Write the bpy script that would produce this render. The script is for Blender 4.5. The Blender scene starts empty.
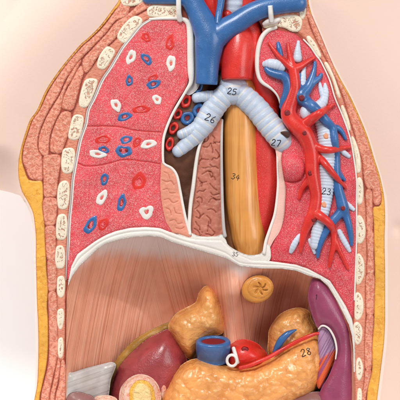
import bpy, math, random
import numpy as np
from mathutils import Vector, noise as mn
from mathutils.geometry import delaunay_2d_cdt
from mathutils.bvhtree import BVHTree

random.seed(7)
rng = np.random.default_rng(7)
sc = bpy.context.scene
COL = sc.collection
S = 0.001            # one unit of the layout is one millimetre
D = 1500.0           # lens distance from the cut plane, mm


def P(u, v, d):
    """layout position (u right, v down, d towards the viewer, mm) -> metres"""
    k = (D - d) / D
    return ((u - 200) * k * S, -d * S, (200 - v) * k * S)


# ------------------------------------------------------------------ materials
def lin(c):
    out = []
    for x in c[:3]:
        x /= 255.0
        out.append(x / 12.92 if x <= 0.04045 else ((x + 0.055) / 1.055) ** 2.4)
    return (*out, 1.0)


class NT:
    def __init__(self, name):
        self.m = bpy.data.materials.new(name)
        self.m.use_nodes = True
        self.t = self.m.node_tree
        self.t.nodes.clear()

    def n(self, typ, **kw):
        nd = self.t.nodes.new(typ)
        for k, v in kw.items():
            setattr(nd, k, v)
        return nd

    def l(self, a, b):
        self.t.links.new(a, b)

    def val(self, sock, v):
        if hasattr(v, 'is_output'):
            self.l(v, sock)
        else:
            sock.default_value = v

    def math(self, op, a, b=None, c=None, clamp=False):
        nd = self.n('ShaderNodeMath', operation=op, use_clamp=clamp)
        self.val(nd.inputs[0], a)
        if b is not None:
            self.val(nd.inputs[1], b)
        if c is not None:
            self.val(nd.inputs[2], c)
        return nd.outputs[0]

    def smooth(self, x, lo, hi):
        nd = self.n('ShaderNodeMapRange', interpolation_type='SMOOTHSTEP')
        self.val(nd.inputs['Value'], x)
        nd.inputs['From Min'].default_value = lo
        nd.inputs['From Max'].default_value = hi
        return nd.outputs[0]

    def mix(self, f, a, b):
        nd = self.n('ShaderNodeMix', data_type='RGBA')
        self.val(nd.inputs[0], f)
        self.val(nd.inputs[6], a)
        self.val(nd.inputs[7], b)
        return nd.outputs[2]


def paint(name, base, rough=0.42, layers=(), bump=(), vary=0.07, coat=0.0, spec=0.5, sss=0.0, wear=0.05):
    """hand painted plastic: base coat, then layers of (colour, mask spec), then fine relief"""
    t = NT(name)
    tc = t.n('ShaderNodeTexCoord')
    mp = t.n('ShaderNodeMapping')
    mp.inputs['Scale'].default_value = (1 / S, 1 / S, 1 / S)
    t.l(tc.outputs['Object'], mp.inputs['Vector'])
    base_vec = mp.outputs['Vector']

    def vec(stretch):
        if not stretch:
            return base_vec
        m2 = t.n('ShaderNodeMapping')
        m2.inputs['Scale'].default_value = stretch
        t.l(base_vec, m2.inputs['Vector'])
        return m2.outputs['Vector']

    def noise(scale, detail=2.0, dist=0.0, stretch=None, src=None, rough_=0.5):
        nd = t.n('ShaderNodeTexNoise')
        t.l(src or vec(stretch), nd.inputs['Vector'])
        nd.inputs['Scale'].default_value = scale
        nd.inputs['Detail'].default_value = detail
        nd.inputs['Distortion'].default_value = dist
        nd.inputs['Roughness'].default_value = rough_
        return nd.outputs['Fac']

    def attr(nm):
        nd = t.n('ShaderNodeAttribute', attribute_name=nm)
        return nd.outputs['Fac']

    def mask(sp):
        k = sp['k']
        if k == 'noise':
            x = t.smooth(noise(sp['s'], sp.get('det', 2.0), sp.get('dist', 0), sp.get('st')), sp['lo'], sp['hi'])
        elif k == 'line':
            a = t.math('ABSOLUTE', t.math('SUBTRACT', noise(sp['s'], sp.get('det', 1.0), sp.get('dist', 0), sp.get('st')), 0.5))
            x = t.smooth(a, sp['w'], sp['w'] * 0.3)
            if 'cut' in sp:
                x = t.math('MULTIPLY', x, t.smooth(noise(sp['cut'], 1.0), 0.42, 0.52))
        elif k == 'voro':
            nd = t.n('ShaderNodeTexVoronoi')
            t.l(vec(sp.get('st')), nd.inputs['Vector'])
            nd.inputs['Scale'].default_value = sp['s']
            x = t.smooth(nd.outputs['Distance'], sp['lo'], sp['hi'])
        elif k == 'attr':
            x = t.smooth(attr(sp['n']), sp['lo'], sp['hi'])
        elif k == 'fibre':       # streaks that follow the 'fib' attribute
            sx = t.n('ShaderNodeSeparateXYZ')
            t.l(base_vec, sx.inputs[0])
            zz = t.math('MULTIPLY', sx.outputs[2], sp.get('along', 0.03))
            xs = []
            for nm_ in ('fib', 'fib2'):
                cx = t.n('ShaderNodeCombineXYZ')
                t.l(attr(nm_), cx.inputs[0])
                t.l(zz, cx.inputs[1])
                xs.append(t.smooth(noise(sp['s'], sp.get('det', 1.0), src=cx.outputs[0]), sp['lo'], sp['hi']))
            wz = attr('zone')
            x = t.math('ADD', t.math('MULTIPLY', xs[0], t.math('SUBTRACT', 1.0, wz)), t.math('MULTIPLY', xs[1], wz))
        if 'and' in sp:
            x = t.math('MULTIPLY', x, mask(sp['and']))
        if 'f' in sp:
            x = t.math('MULTIPLY', x, sp['f'])
        return x

    col = lin(base)
    if vary:
        v1 = noise(0.045, 3.0, 0.4)
        dk = tuple(c * (1 - 1.6 * vary) for c in lin(base)[:3]) + (1,)
        lt = tuple(min(1, c * (1 + 1.3 * vary)) for c in lin(base)[:3]) + (1,)
        col = t.mix(t.smooth(v1, 0.3, 0.7), dk, lt)
    hsum = None
    for c, sp in layers:
        m = mask(sp)
        col = t.mix(m, col, lin(c))
        if sp.get('h'):
            hh = t.math('MULTIPLY', m, sp['h'])
            hsum = hh if hsum is None else t.math('ADD', hsum, hh)
    for sp in bump:
        hh = t.math('MULTIPLY', mask(sp), sp['h'])
        hsum = hh if hsum is None else t.math('ADD', hsum, hh)
    b = t.n('ShaderNodeBsdfPrincipled')
    t.val(b.inputs['Base Color'], col)
    rr = t.math('ADD', t.math('MULTIPLY', noise(0.12, 3.0), 0.22), rough - 0.11)
    t.l(rr, b.inputs['Roughness'])
    b.inputs['Specular IOR Level'].default_value = spec
    b.inputs['Coat Weight'].default_value = coat
    b.inputs['Coat Roughness'].default_value = 0.18
    if sss:
        b.inputs['Subsurface Weight'].default_value = sss
        b.inputs['Subsurface Radius'].default_value = (1.0, 0.5, 0.35)
        b.inputs['Subsurface Scale'].default_value = 0.002
    if hsum is not None:
        bp = t.n('ShaderNodeBump')
        bp.inputs['Strength'].default_value = 1.0
        bp.inputs['Distance'].default_value = S
        t.l(hsum, bp.inputs['Height'])
        t.l(bp.outputs['Normal'], b.inputs['Normal'])
    o = t.n('ShaderNodeOutputMaterial')
    t.l(b.outputs[0], o.inputs[0])
    return t.m


M = {}
grain = {'k': 'noise', 's': 0.9, 'det': 2.0, 'lo': 0.2, 'hi': 0.8, 'h': 0.10}
M['skin'] = paint('skin_paint', (241, 209, 194), 0.48, vary=0.0,
                  layers=[((238, 200, 183), {'k': 'noise', 's': 0.006, 'lo': 0.35, 'hi': 0.75, 'f': 0.35}),
                          ((249, 228, 216), {'k': 'attr', 'n': 'cutd', 'lo': 3.6, 'hi': 2.4, 'f': 0.8})],
                  bump=[{'k': 'noise', 's': 0.5, 'det': 3, 'lo': 0.2, 'hi': 0.8, 'h': 0.05}], spec=0.3)
M['fat'] = paint('fat_paint', (244, 178, 72), 0.4,
                 layers=[((222, 138, 40), {'k': 'noise', 's': 0.16, 'dist': 1.2, 'det': 3, 'lo': 0.5, 'hi': 0.66, 'h': -0.5, 'f': 0.45}),
                         ((250, 200, 100), {'k': 'noise', 's': 0.3, 'det': 2, 'lo': 0.58, 'hi': 0.7, 'f': 0.6}),
                         ((206, 122, 44), {'k': 'attr', 'n': 'edge', 'lo': 1.2, 'hi': 0.2, 'f': 0.7})], bump=[grain])
M['bed'] = paint('muscle_bed_paint', (166, 70, 48), 0.5, bump=[grain])
muscle_layers = [((214, 116, 90), {'k': 'line', 's': 0.2, 'w': 0.15, 'dist': 0.8, 'det': 1.0, 'h': -0.28, 'f': 0.85, 'cut': 0.33}),
                 ((246, 188, 166), {'k': 'noise', 's': 0.4, 'lo': 0.52, 'hi': 0.7, 'f': 0.6, 'h': 0.3}),
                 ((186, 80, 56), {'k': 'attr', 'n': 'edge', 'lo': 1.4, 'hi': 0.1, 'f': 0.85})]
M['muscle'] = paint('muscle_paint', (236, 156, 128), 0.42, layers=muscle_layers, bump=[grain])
M['inter'] = paint('intercostal_paint', (228, 146, 118), 0.42,
                   layers=[((204, 108, 80), {'k': 'noise', 's': 0.5, 'st': (0.5, 1, 1.6), 'lo': 0.5, 'hi': 0.62, 'f': 0.6, 'h': -0.3}),
                           ((196, 92, 66), {'k': 'attr', 'n': 'edge', 'lo': 1.6, 'hi': 0.2, 'f': 0.7})], bump=[grain])
M['rib'] = paint('rib_paint', (247, 233, 208), 0.4, vary=0.03,
                 layers=[((200, 128, 100), {'k': 'line', 's': 0.2, 'w': 0.065, 'dist': 1.0, 'det': 1, 'cut': 0.35, 'h': -0.5,
                                           'and': {'k': 'attr', 'n': 'edge', 'lo': 1.9, 'hi': 3.0}, 'f': 0.9}),
                         ((226, 200, 168), {'k': 'noise', 's': 0.3, 'lo': 0.5, 'hi': 0.7, 'f': 0.45}),
                         ((212, 150, 118), {'k': 'attr', 'n': 'edge', 'lo': 0.9, 'hi': 0.1, 'f': 0.6})], bump=[grain])


def lung_paint(name, base, speck, dark):
    return paint(name, base, 0.42, vary=0.12,
                 layers=[(dark, {'k': 'noise', 's': 1.2, 'det': 1, 'lo': 0.5, 'hi': 0.66, 'f': 0.5, 'h': -0.2}),
                         (speck, {'k': 'voro', 's': 0.62, 'lo': 0.40, 'hi': 0.12, 'h': 0.3, 'f': 0.6,
                                  'and': {'k': 'noise', 's': 0.25, 'lo': 0.3, 'hi': 0.55}}),
                         (speck, {'k': 'noise', 's': 1.5, 'det': 1.0, 'lo': 0.49, 'hi': 0.6, 'h': 0.25, 'f': 0.64, 'and': {'k': 'noise', 's': 0.07, 'det': 3, 'lo': 0.22, 'hi': 0.5}}),
                         ((206, 36, 50), {'k': 'attr', 'n': 'edge', 'lo': 3.0, 'hi': 0.5, 'f': 0.45}),
                         ((205, 30, 34), {'k': 'attr', 'n': 'mark', 'lo': 0.25, 'hi': 0.8, 'f': 0.9})])


M['lung_a'] = lung_paint('lung_section_paint', (236, 72, 82), (250, 176, 174), (214, 40, 52))
M['lung_b'] = lung_paint('lung_relief_paint', (228, 56, 72), (246, 160, 160), (204, 30, 48))
M['white'] = paint('white_paint', (236, 230, 222), 0.4, vary=0.03, bump=[grain],
                   layers=[((206, 196, 186), {'k': 'attr', 'n': 'mark', 'lo': 0.2, 'hi': 0.9, 'f': 0.6})])
M['grey'] = paint('pleura_grey_paint', (196, 188, 186), 0.45, vary=0.06, bump=[grain])
M['hook'] = paint('white_plastic', (244, 242, 238), 0.35, vary=0.0)
blue_l = [((96, 140, 188), {'k': 'noise', 's': 0.5, 'det': 3, 'lo': 0.6, 'hi': 0.72, 'f': 0.3}),
          ((86, 132, 184), {'k': 'noise', 's': 0.10, 'det': 3, 'lo': 0.5, 'hi': 0.8, 'f': 0.5}),
          ((34, 82, 140), {'k': 'noise', 's': 0.07, 'det': 3, 'dist': 0.5, 'lo': 0.55, 'hi': 0.75, 'f': 0.6})]
M['blue'] = paint('vein_paint', (50, 104, 166), 0.33, layers=blue_l, bump=[grain], coat=0.4)
M['red'] = paint('artery_paint', (222, 44, 34), 0.36,
                 layers=[((240, 96, 80), {'k': 'noise', 's': 0.5, 'det': 3, 'lo': 0.6, 'hi': 0.72, 'f': 0.3}),
                         ((238, 84, 66), {'k': 'noise', 's': 0.12, 'det': 3, 'lo': 0.55, 'hi': 0.8, 'f': 0.45}),
                         ((184, 24, 22), {'k': 'noise', 's': 0.08, 'det': 3, 'dist': 0.4, 'lo': 0.56, 'hi': 0.78, 'f': 0.6})], bump=[grain], coat=0.4)
M['aorta'] = paint('descending_aorta_paint', (224, 58, 52), 0.42,
                   layers=[((240, 110, 104), {'k': 'noise', 's': 0.9, 'det': 2, 'lo': 0.54, 'hi': 0.7, 'f': 0.5, 'h': 0.2}),
                           ((196, 32, 32), {'k': 'noise', 's': 0.6, 'det': 2, 'lo': 0.55, 'hi': 0.7, 'f': 0.5})])
M['lumen'] = paint('lumen_paint', (128, 22, 30), 0.5, vary=0.1)
M['blood'] = paint('vessel_section_red', (206, 32, 32), 0.42, vary=0.1, bump=[grain])
M['dark'] = paint('dark_lumen_paint', (66, 30, 22), 0.6)
M['bron'] = paint('bronchus_paint', (192, 205, 224), 0.4, vary=0.04,
                  layers=[((176, 194, 220), {'k': 'noise', 's': 0.14, 'det': 3, 'lo': 0.5, 'hi': 0.75, 'f': 0.6}),
                          ((236, 228, 210), {'k': 'attr', 'n': 'mark', 'lo': 0.15, 'hi': 0.95, 'f': 0.85})], bump=[grain])
M['bronw'] = paint('small_bronchus_paint', (208, 218, 234), 0.4, vary=0.05,
                   layers=[((180, 196, 224), {'k': 'attr', 'n': 'mark', 'lo': 0.3, 'hi': 1.0, 'f': 0.55})], bump=[grain])
M['orangedot'] = paint('bronchus_lumen_paint', (232, 160, 122), 0.5)
M['oeso'] = paint('oesophagus_paint', (228, 154, 76), 0.32, vary=0.05,
                  layers=[((200, 120, 50), {'k': 'noise', 's': 0.42, 'st': (1, 1, 0.03), 'det': 2, 'dist': 0.2, 'lo': 0.48, 'hi': 0.68, 'f': 0.5, 'h': -0.3}),
                          ((242, 184, 110), {'k': 'noise', 's': 0.25, 'st': (1, 1, 0.03), 'det': 1, 'lo': 0.48, 'hi': 0.72, 'f': 0.5})], coat=0.4)
M['bedbrown'] = paint('oesophagus_bed_paint', (176, 112, 70), 0.5, vary=0.1, bump=[grain])
M['redback'] = paint('chest_recess_paint', (150, 52, 42), 0.5, vary=0.1, bump=[grain])
M['hilum'] = paint('hilum_paint', (112, 68, 46), 0.5, vary=0.15, bump=[grain])
M['medias'] = paint('mediastinal_paint', (196, 118, 96), 0.45,
                    layers=[((150, 72, 54), {'k': 'attr', 'n': 'mark', 'lo': 0.25, 'hi': 0.8, 'f': 0.85}),
                            ((214, 146, 124), {'k': 'noise', 's': 0.4, 'lo': 0.55, 'hi': 0.7, 'f': 0.5})], bump=[grain])
M['salmon'] = paint('pleural_salmon_paint', (230, 150, 124), 0.45,
                    layers=[((204, 106, 80), {'k': 'attr', 'n': 'mark', 'lo': 0.25, 'hi': 0.8, 'f': 0.75}),
                            ((240, 168, 146), {'k': 'noise', 's': 0.4, 'lo': 0.55, 'hi': 0.7, 'f': 0.5})], bump=[grain])
M['diaph'] = paint('diaphragm_paint', (236, 166, 136), 0.38, vary=0.05,
                   layers=[((196, 104, 68), {'k': 'fibre', 's': 0.95, 'lo': 0.50, 'hi': 0.72, 'f': 0.42, 'h': -0.45, 'along': 0.004, 'det': 0.5}),
                           ((242, 180, 154), {'k': 'fibre', 's': 0.45, 'lo': 0.48, 'hi': 0.36, 'f': 0.55, 'h': 0.3, 'along': 0.012}),
                           ((228, 218, 214), {'k': 'attr', 'n': 'tendon', 'lo': 0.0, 'hi': 1.0, 'f': 0.82})], coat=0.1)
M['tendon'] = paint('tendon_paint', (206, 200, 196), 0.36,
                    layers=[((166, 154, 148), {'k': 'fibre', 's': 0.32, 'lo': 0.46, 'hi': 0.64, 'f': 0.4, 'h': -0.3, 'along': 0.02})], coat=0.2)
M['kidney'] = paint('kidney_paint', (168, 66, 70), 0.30, vary=0.12,
                    layers=[((136, 42, 52), {'k': 'noise', 's': 0.09, 'det': 3, 'lo': 0.5, 'hi': 0.75, 'f': 0.6})],
                    bump=[{'k': 'noise', 's': 0.6, 'det': 2, 'lo': 0.2, 'hi': 0.8, 'h': 0.16}], coat=0.35)
M['capsule'] = paint('kidney_fat_paint', (172, 124, 48), 0.42, vary=0.12, bump=[grain])
gland = [((214, 128, 56), {'k': 'noise', 's': 0.11, 'dist': 0.6, 'det': 2, 'lo': 0.5, 'hi': 0.7, 'f': 0.45}),
         ((250, 202, 134), {'k': 'attr', 'n': 'lobe', 'lo': 0.34, 'hi': 0.1, 'f': 0.55}),  # pale lobe tops: worn paint, with highlight dots painted into the colour
         ((196, 108, 40), {'k': 'attr', 'n': 'lobe', 'lo': 0.62, 'hi': 0.95, 'f': 0.4})]
gb = [{'k': 'noise', 's': 0.2, 'dist': 0.5, 'det': 2, 'lo': 0.2, 'hi': 0.8, 'h': 0.55}]
M['adrenal'] = paint('adrenal_paint', (234, 164, 92), 0.33, layers=gland, bump=gb, coat=0.4)
M['pancreas'] = paint('pancreas_paint', (242, 166, 92), 0.33, layers=gland, bump=gb, coat=0.4)
M['fold'] = paint('pleural_fold_paint', (240, 192, 178), 0.4, vary=0.05, bump=[grain])
M['stump'] = paint('oesophagus_section_paint', (216, 142, 58), 0.36,
                   layers=[((132, 74, 26), {'k': 'attr', 'n': 'mark', 'lo': 0.3, 'hi': 0.8, 'f': 0.85})], bump=[grain], coat=0.3)
M['spleen'] = paint('spleen_paint', (156, 68, 102), 0.32, vary=0.08,
                    layers=[((132, 48, 84), {'k': 'noise', 's': 0.05, 'det': 3, 'lo': 0.5, 'hi': 0.75, 'f': 0.6})], bump=[grain], coat=0.25)
M['hilv'] = paint('hilum_vessel_paint', (182, 140, 174), 0.4,
                  layers=[((230, 96, 44), {'k': 'attr', 'n': 'low', 'lo': 0.35, 'hi': 0.7}),
                          ((120, 70, 130), {'k': 'fibre', 's': 0.5, 'lo': 0.52, 'hi': 0.64, 'f': 0.7, 'h': -0.4})], bump=[grain])
M['gut'] = paint('gut_wall_paint', (240, 196, 172), 0.38,
                 layers=[((226, 120, 96), {'k': 'noise', 's': 0.28, 'dist': 1.0, 'lo': 0.52, 'hi': 0.62, 'f': 0.7}),
                         ((246, 226, 206), {'k': 'noise', 's': 0.3, 'lo': 0.56, 'hi': 0.66, 'f': 0.7})], bump=[grain], coat=0.2)
M['gutyel'] = paint('gut_lining_paint', (238, 176, 60), 0.35, layers=[((248, 214, 150), {'k': 'attr', 'n': 'edge', 'lo': 2.5, 'hi': 5.0, 'f': 0.9})],
                    bump=[{'k': 'noise', 's': 0.3, 'lo': 0.2, 'hi': 0.8, 'h': 1.2}], coat=0.3)
M['mauve'] = paint('stomach_paint', (150, 104, 100), 0.36, bump=[grain], coat=0.2)
M['ink'] = paint('ink_black', (24, 20, 24), 0.5, vary=0)
M['paper'] = paint('backdrop_paper', (250, 250, 250), 0.9, vary=0, spec=0.1)


# ------------------------------------------------------------------ geometry helpers
def cr(pts, closed=True, step=1.5, smooth=True):
    """Catmull-Rom through the points, resampled evenly; extra components are carried along"""
    p = np.array(pts, float)
    n = len(p)
    out = []
    segs = n if closed else n - 1
    if smooth:
        for i in range(segs):
            if closed:
                a, b, c, d = p[(i - 1) % n], p[i], p[(i + 1) % n], p[(i + 2) % n]
            else:
                b, c = p[i], p[i + 1]
                a = p[i - 1] if i > 0 else 2 * b - c
                d = p[i + 2] if i + 2 < n else 2 * c - b
            for t in np.linspace(0, 1, 12, endpoint=False):
                out.append(0.5 * (2 * b + (c - a) * t + (2 * a - 5 * b + 4 * c - d) * t * t + (3 * b - a - 3 * c + d) * t ** 3))
        if not closed:
            out.append(p[-1])
    else:
        out = list(p)
    q = np.array(out)
    if closed:
        q = np.vstack([q, q[:1]])
    seg = np.linalg.norm(np.diff(q, axis=0)[:, :min(3, q.shape[1])], axis=1)
    s = np.concatenate([[0], np.cumsum(seg)])
    m = max(3, int(round(s[-1] / step)))
    t = np.linspace(0, s[-1], m + 1)
    r = np.stack([np.interp(t, s, q[:, k]) for k in range(q.shape[1])], 1)
    return r[:-1] if closed else r


def dist_poly(pts, poly, closed=True):
    a = poly
    b = np.roll(poly, -1, 0) if closed else poly[1:]
    if not closed:
        a = poly[:-1]
    best = np.full(len(pts), 1e9)
    for i in range(len(a)):
        ab = b[i] - a[i]
        L = ab @ ab
        if L < 1e-12:
            continue
        t = np.clip(((pts - a[i]) @ ab) / L, 0, 1)
        dd = ((pts - (a[i] + t[:, None] * ab)) ** 2).sum(1)
        np.minimum(best, dd, out=best)
    return np.sqrt(best)


def inside(pts, poly):
    x, y = pts[:, 0], pts[:, 1]
    c = np.zeros(len(pts), bool)
    j = len(poly) - 1
    for i in range(len(poly)):
        xi, yi = poly[i]
        xj, yj = poly[j]
        if yi != yj:
            c ^= ((yi > y) != (yj > y)) & (x < (xj - xi) * (y - yi) / (yj - yi) + xi)
        j = i
    return c


def sstep(x, a, b):
    t = np.clip((x - a) / (b - a), 0, 1)
    return t * t * (3 - 2 * t)


def vnoise(u, v, scale, seed=0.0, octaves=2):
    return np.array([mn.fractal(Vector((a * scale, b * scale, seed)), 1.0, 2.0, octaves) for a, b in zip(u, v)])


def vvoro(u, v, scale, seed=0.0):
    out = np.empty(len(u))
    for i, (a, b) in enumerate(zip(u, v)):
        d, _ = mn.voronoi(Vector((a * scale, b * scale, seed)))
        out[i] = d[0]
    return out


def link(name, verts, faces, mat, parent=None, attrs=None, smooth=True, flat_from=None):
    me = bpy.data.meshes.new(name)
    me.from_pydata([tuple(map(float, v)) for v in verts], [], [tuple(map(int, f)) for f in faces])
    me.update()
    if smooth:
        fl = np.ones(len(me.polygons), bool)
        if flat_from is not None:
            fl[flat_from:] = False
        me.polygons.foreach_set('use_smooth', fl)
    for k, a in (attrs or {}).items():
        at = me.attributes.new(k, 'FLOAT', 'POINT')
        at.data.foreach_set('value', np.asarray(a, np.float32))
    o = bpy.data.objects.new(name, me)
    me.materials.append(mat)
    COL.objects.link(o)
    if parent is not None:
        o.parent = parent
        base = parent
        loc = Vector((0, 0, 0))
        while base is not None:
            if base.type == 'EMPTY':
                loc = loc - base.location
            base = base.parent
        # a sub-part of a mesh part inherits that part's offset already
        if parent.type == 'EMPTY':
            o.location = loc
    return o


def thing(name, label, cat, at=(200, 200, 0), group=None):
    o = bpy.data.objects.new(name, None)
    o.empty_display_size = 0.01
    COL.objects.link(o)
    o.location = P(*at)
    o['label'] = label
    o['category'] = cat
    if group:
        o['group'] = group
    return o


def slab(name, outline, mat, parent=None, top=0.0, drop=1.5, rad=2.0, back=-20.0, step=1.5, hf=None, grooves=(), bumps=None,
         smooth=True, extra=None, grow=0.0, addpts=None, inflate=None, relax=0, edge_step=None, sharp=False):
    b = cr(outline, True, edge_step or step, smooth)[:, :2]
    if grow:
        tn = np.roll(b, -1, 0) - np.roll(b, 1, 0)
        tn /= np.maximum(np.linalg.norm(tn, axis=1, keepdims=True), 1e-9)
        area2 = np.sum(b[:, 0] * np.roll(b[:, 1], -1) - np.roll(b[:, 0], -1) * b[:, 1])
        nr = np.stack([tn[:, 1], -tn[:, 0]], 1) * (1 if area2 > 0 else -1)
        b = b + nr * grow
    lo, hi = b.min(0), b.max(0)
    hx = np.arange(lo[0], hi[0], step)
    hy = np.arange(lo[1], hi[1], step * 0.866)
    gx, gy = np.meshgrid(hx, hy)
    gx = gx + (np.arange(len(hy)) % 2)[:, None] * step * 0.5
    pts = np.stack([gx.ravel(), gy.ravel()], 1)
    pts += rng.uniform(-0.12, 0.12, pts.shape) * step
    pts = pts[inside(pts, b)]
    if len(pts):
        pts = pts[dist_poly(pts, b) > 0.55 * step]
    if addpts is not None:
        ap = addpts[inside(addpts, b)]
        ap = ap[dist_poly(ap, b) > 0.5]
        keep = np.array([np.min(((ap - p) ** 2).sum(1)) > (0.6 * step) ** 2 for p in pts])
        pts = np.vstack([pts[keep], ap])
    allp = np.vstack([b, pts])
    nb = len(b)
    r = delaunay_2d_cdt([Vector(p) for p in allp], [(i, (i + 1) % nb) for i in range(nb)], [], 1, 1e-5)
    vv = np.array([tuple(v) for v in r[0]])
    tri = r[2]
    omap = {}
    for new, olds in enumerate(r[3]):
        for o_ in olds:
            omap[o_] = new
    bl = [omap[i] for i in range(nb) if i in omap]
    u, v = vv[:, 0], vv[:, 1]
    dist = dist_poly(vv, b)
    h = np.zeros(len(vv)) + top
    if drop:
        t = np.clip(dist / rad, 0, 1)
        h = h - drop * (1 - np.sqrt(np.clip(1 - (1 - t) ** 2, 0, 1)))
    if inflate:
        H_, rad_ = inflate
        t = np.clip(dist / rad_, 0, 1)
        g = H_ * np.sqrt(np.clip(1 - (1 - t) ** 2, 0, 1))
        if relax:
            ed = set()
            for f in tri:
                for a, b_ in ((f[0], f[1]), (f[1], f[2]), (f[2], f[0])):
                    ed.add((min(a, b_), max(a, b_)))
            ed = np.array(list(ed))
            cnt = np.bincount(ed.ravel(), minlength=len(vv)).astype(float)
            isb = dist < 1e-6
            isb[bl] = True
            for _ in range(relax):
                sm_ = np.bincount(ed[:, 0], g[ed[:, 1]], len(vv)) + np.bincount(ed[:, 1], g[ed[:, 0]], len(vv))
                g = np.where(isb, g, 0.3 * g + 0.7 * sm_ / cnt)
        h = h + g
    if hf is not None:
        h = h + hf(u, v, dist)
    mark = np.zeros(len(vv))
    for line, w, dep in grooves:
        dl = dist_poly(vv, cr(line, False, 1.5), False)
        g = np.exp(-(dl / w) ** 2)
        mark = np.maximum(mark, g)
        h = h - dep * g
    if bumps:
        amp, s_, seed = bumps
        h = h + amp * vnoise(u, v, s_, seed) * np.clip(dist / 3, 0, 1)
    attrs = {'edge': dist, 'mark': mark}
    if extra:
        attrs.update(extra(u, v, dist))
    verts = [P(u[i], v[i], h[i]) for i in range(len(vv))]
    faces = []
    for f in tri:
        a, b_, c = (vv[i] for i in f[:3])
        area = (b_[0] - a[0]) * (c[1] - a[1]) - (b_[1] - a[1]) * (c[0] - a[0])
        faces.append(tuple(f) if area < 0 else tuple(reversed(f)))
    n0 = len(verts)
    kb = len(bl)
    for i in bl:
        verts.append(P(u[i], v[i], back))
    rimv = bl
    if sharp:
        rimv = list(range(len(verts), len(verts) + kb))
        for i in bl:
            verts.append(P(u[i], v[i], h[i]))
    n1 = len(verts)
    poly = vv[bl]
    ccw = 0.5 * np.sum(poly[:, 0] * np.roll(poly[:, 1], -1) - np.roll(poly[:, 0], -1) * poly[:, 1])
    for i in range(kb):
        j = (i + 1) % kb
        q = (rimv[i], rimv[j], n0 + j, n0 + i)
        faces.append(q if ccw < 0 else tuple(reversed(q)))
    nfl = len(faces)
    for i in bl:
        verts.append(P(u[i], v[i], back))
    cap = tuple(range(n1, n1 + kb))
    faces.append(tuple(reversed(cap)) if ccw < 0 else cap)
    for k in attrs:
        a = np.asarray(attrs[k], float)
        attrs[k] = np.concatenate([a, a[bl], a[bl], a[bl]] if sharp else [a, a[bl], a[bl]])
    return link(name, verts, faces, mat, parent, attrs, True, nfl)


def frame(tang):
    up = Vector((0, -1, 0))
    side = tang.cross(up)
    if side.length < 1e-4:
        side = tang.cross(Vector((0, 0, 1)))
    side.normalize()
    nrm = side.cross(tang).normalized()
    return side, nrm


def tube(acc, path, n=18, step=1.2, flat=1.0, rmod=None, cap0='round', cap1='round', smooth=True):
    """append a tube along (u, v, d, r) points to acc = [verts, faces, marks]"""
    q = cr(path, False, step, smooth)
    cs = [Vector(P(*p[:3])) for p in q]
    rs = [float(p[3]) for p in q]
    verts, faces, marks = acc
    L = [0.0]
    for i in range(1, len(cs)):
        L.append(L[-1] + (cs[i] - cs[i - 1]).length / S)
    rows = []
    tg = [(cs[min(i + 1, len(cs) - 1)] - cs[max(i - 1, 0)]).normalized() for i in range(len(cs))]
    ring = []

    def add(c, t, r, mk):
        sd, nr = frame(t)
        st = len(verts)
        for k in range(n):
            a = 2 * math.pi * k / n
            p = c + (sd * math.cos(a) + nr * math.sin(a) * flat) * (r * S)
            verts.append(tuple(p))
            marks.append(mk)
        rows.append(st)
    if cap0 == 'round':
        for a in (80, 55, 28):
            a = math.radians(a)
            add(cs[0] - tg[0] * (rs[0] * S * math.sin(a) * 0.8), tg[0], rs[0] * math.cos(a), 0)
    for i in range(len(cs)):
        r, mk = rs[i], 0.0
        if rmod:
            k, mk = rmod(L[i], L[-1])
            r *= k
        add(cs[i], tg[i], r, mk)
    if cap1 == 'round':
        for a in (28, 55, 80):
            a = math.radians(a)
            add(cs[-1] + tg[-1] * (rs[-1] * S * math.sin(a) * 0.8), tg[-1], rs[-1] * math.cos(a), 0)
    for a, b in zip(rows[:-1], rows[1:]):
        for k in range(n):
            k2 = (k + 1) % n
            faces.append((a + k, a + k2, b + k2, b + k))
    faces.append(tuple(rows[0] + k for k in reversed(range(n))))
    faces.append(tuple(rows[-1] + k for k in range(n)))


def tubes(name, paths, mat, parent=None, remesh=None, smooth_it=4, **kw):
    acc = [[], [], []]
    for p in paths:
        tube(acc, p, **kw)
    o = link(name, acc[0], acc[1], mat, parent, {'mark': acc[2]})
    if remesh:
        m = o.modifiers.new('blend', 'REMESH')
        m.mode = 'VOXEL'
        m.voxel_size = remesh * S
        m.use_smooth_shade = True
        if smooth_it:
            s_ = o.modifiers.new('soften', 'SMOOTH')
            s_.iterations = smooth_it
            s_.factor = 0.5
        bpy.context.view_layer.update()
        dg = bpy.context.evaluated_depsgraph_get()
        me = bpy.data.meshes.new_from_object(o.evaluated_get(dg))
        o.modifiers.clear()
        o.data = me
        me.polygons.foreach_set('use_smooth', np.ones(len(me.polygons), bool))
    return o


def polar(name, u0, v0, d0, shape, prof, mat, parent, n=28, centre=True):
    """rings of a star shaped outline: shape(angle) -> (du, dv); prof = [(fraction, height)]"""
    verts, faces, edge = [], [], []
    for fr, hh in prof:
        for k in range(n):
            du, dv = shape(2 * math.pi * k / n)
            verts.append(P(u0 + du * fr, v0 + dv * fr, d0 + hh))
    for r in range(len(prof) - 1):
        for k in range(n):
            k2 = (k + 1) % n
            faces.append((r * n + k, (r + 1) * n + k, (r + 1) * n + k2, r * n + k2))
    faces.append(tuple((len(prof) - 1) * n + k for k in reversed(range(n))))
    faces.append(tuple(range(n)))
    if mat is None:
        return verts, faces
    return link(name, verts, faces, mat, parent)


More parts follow.
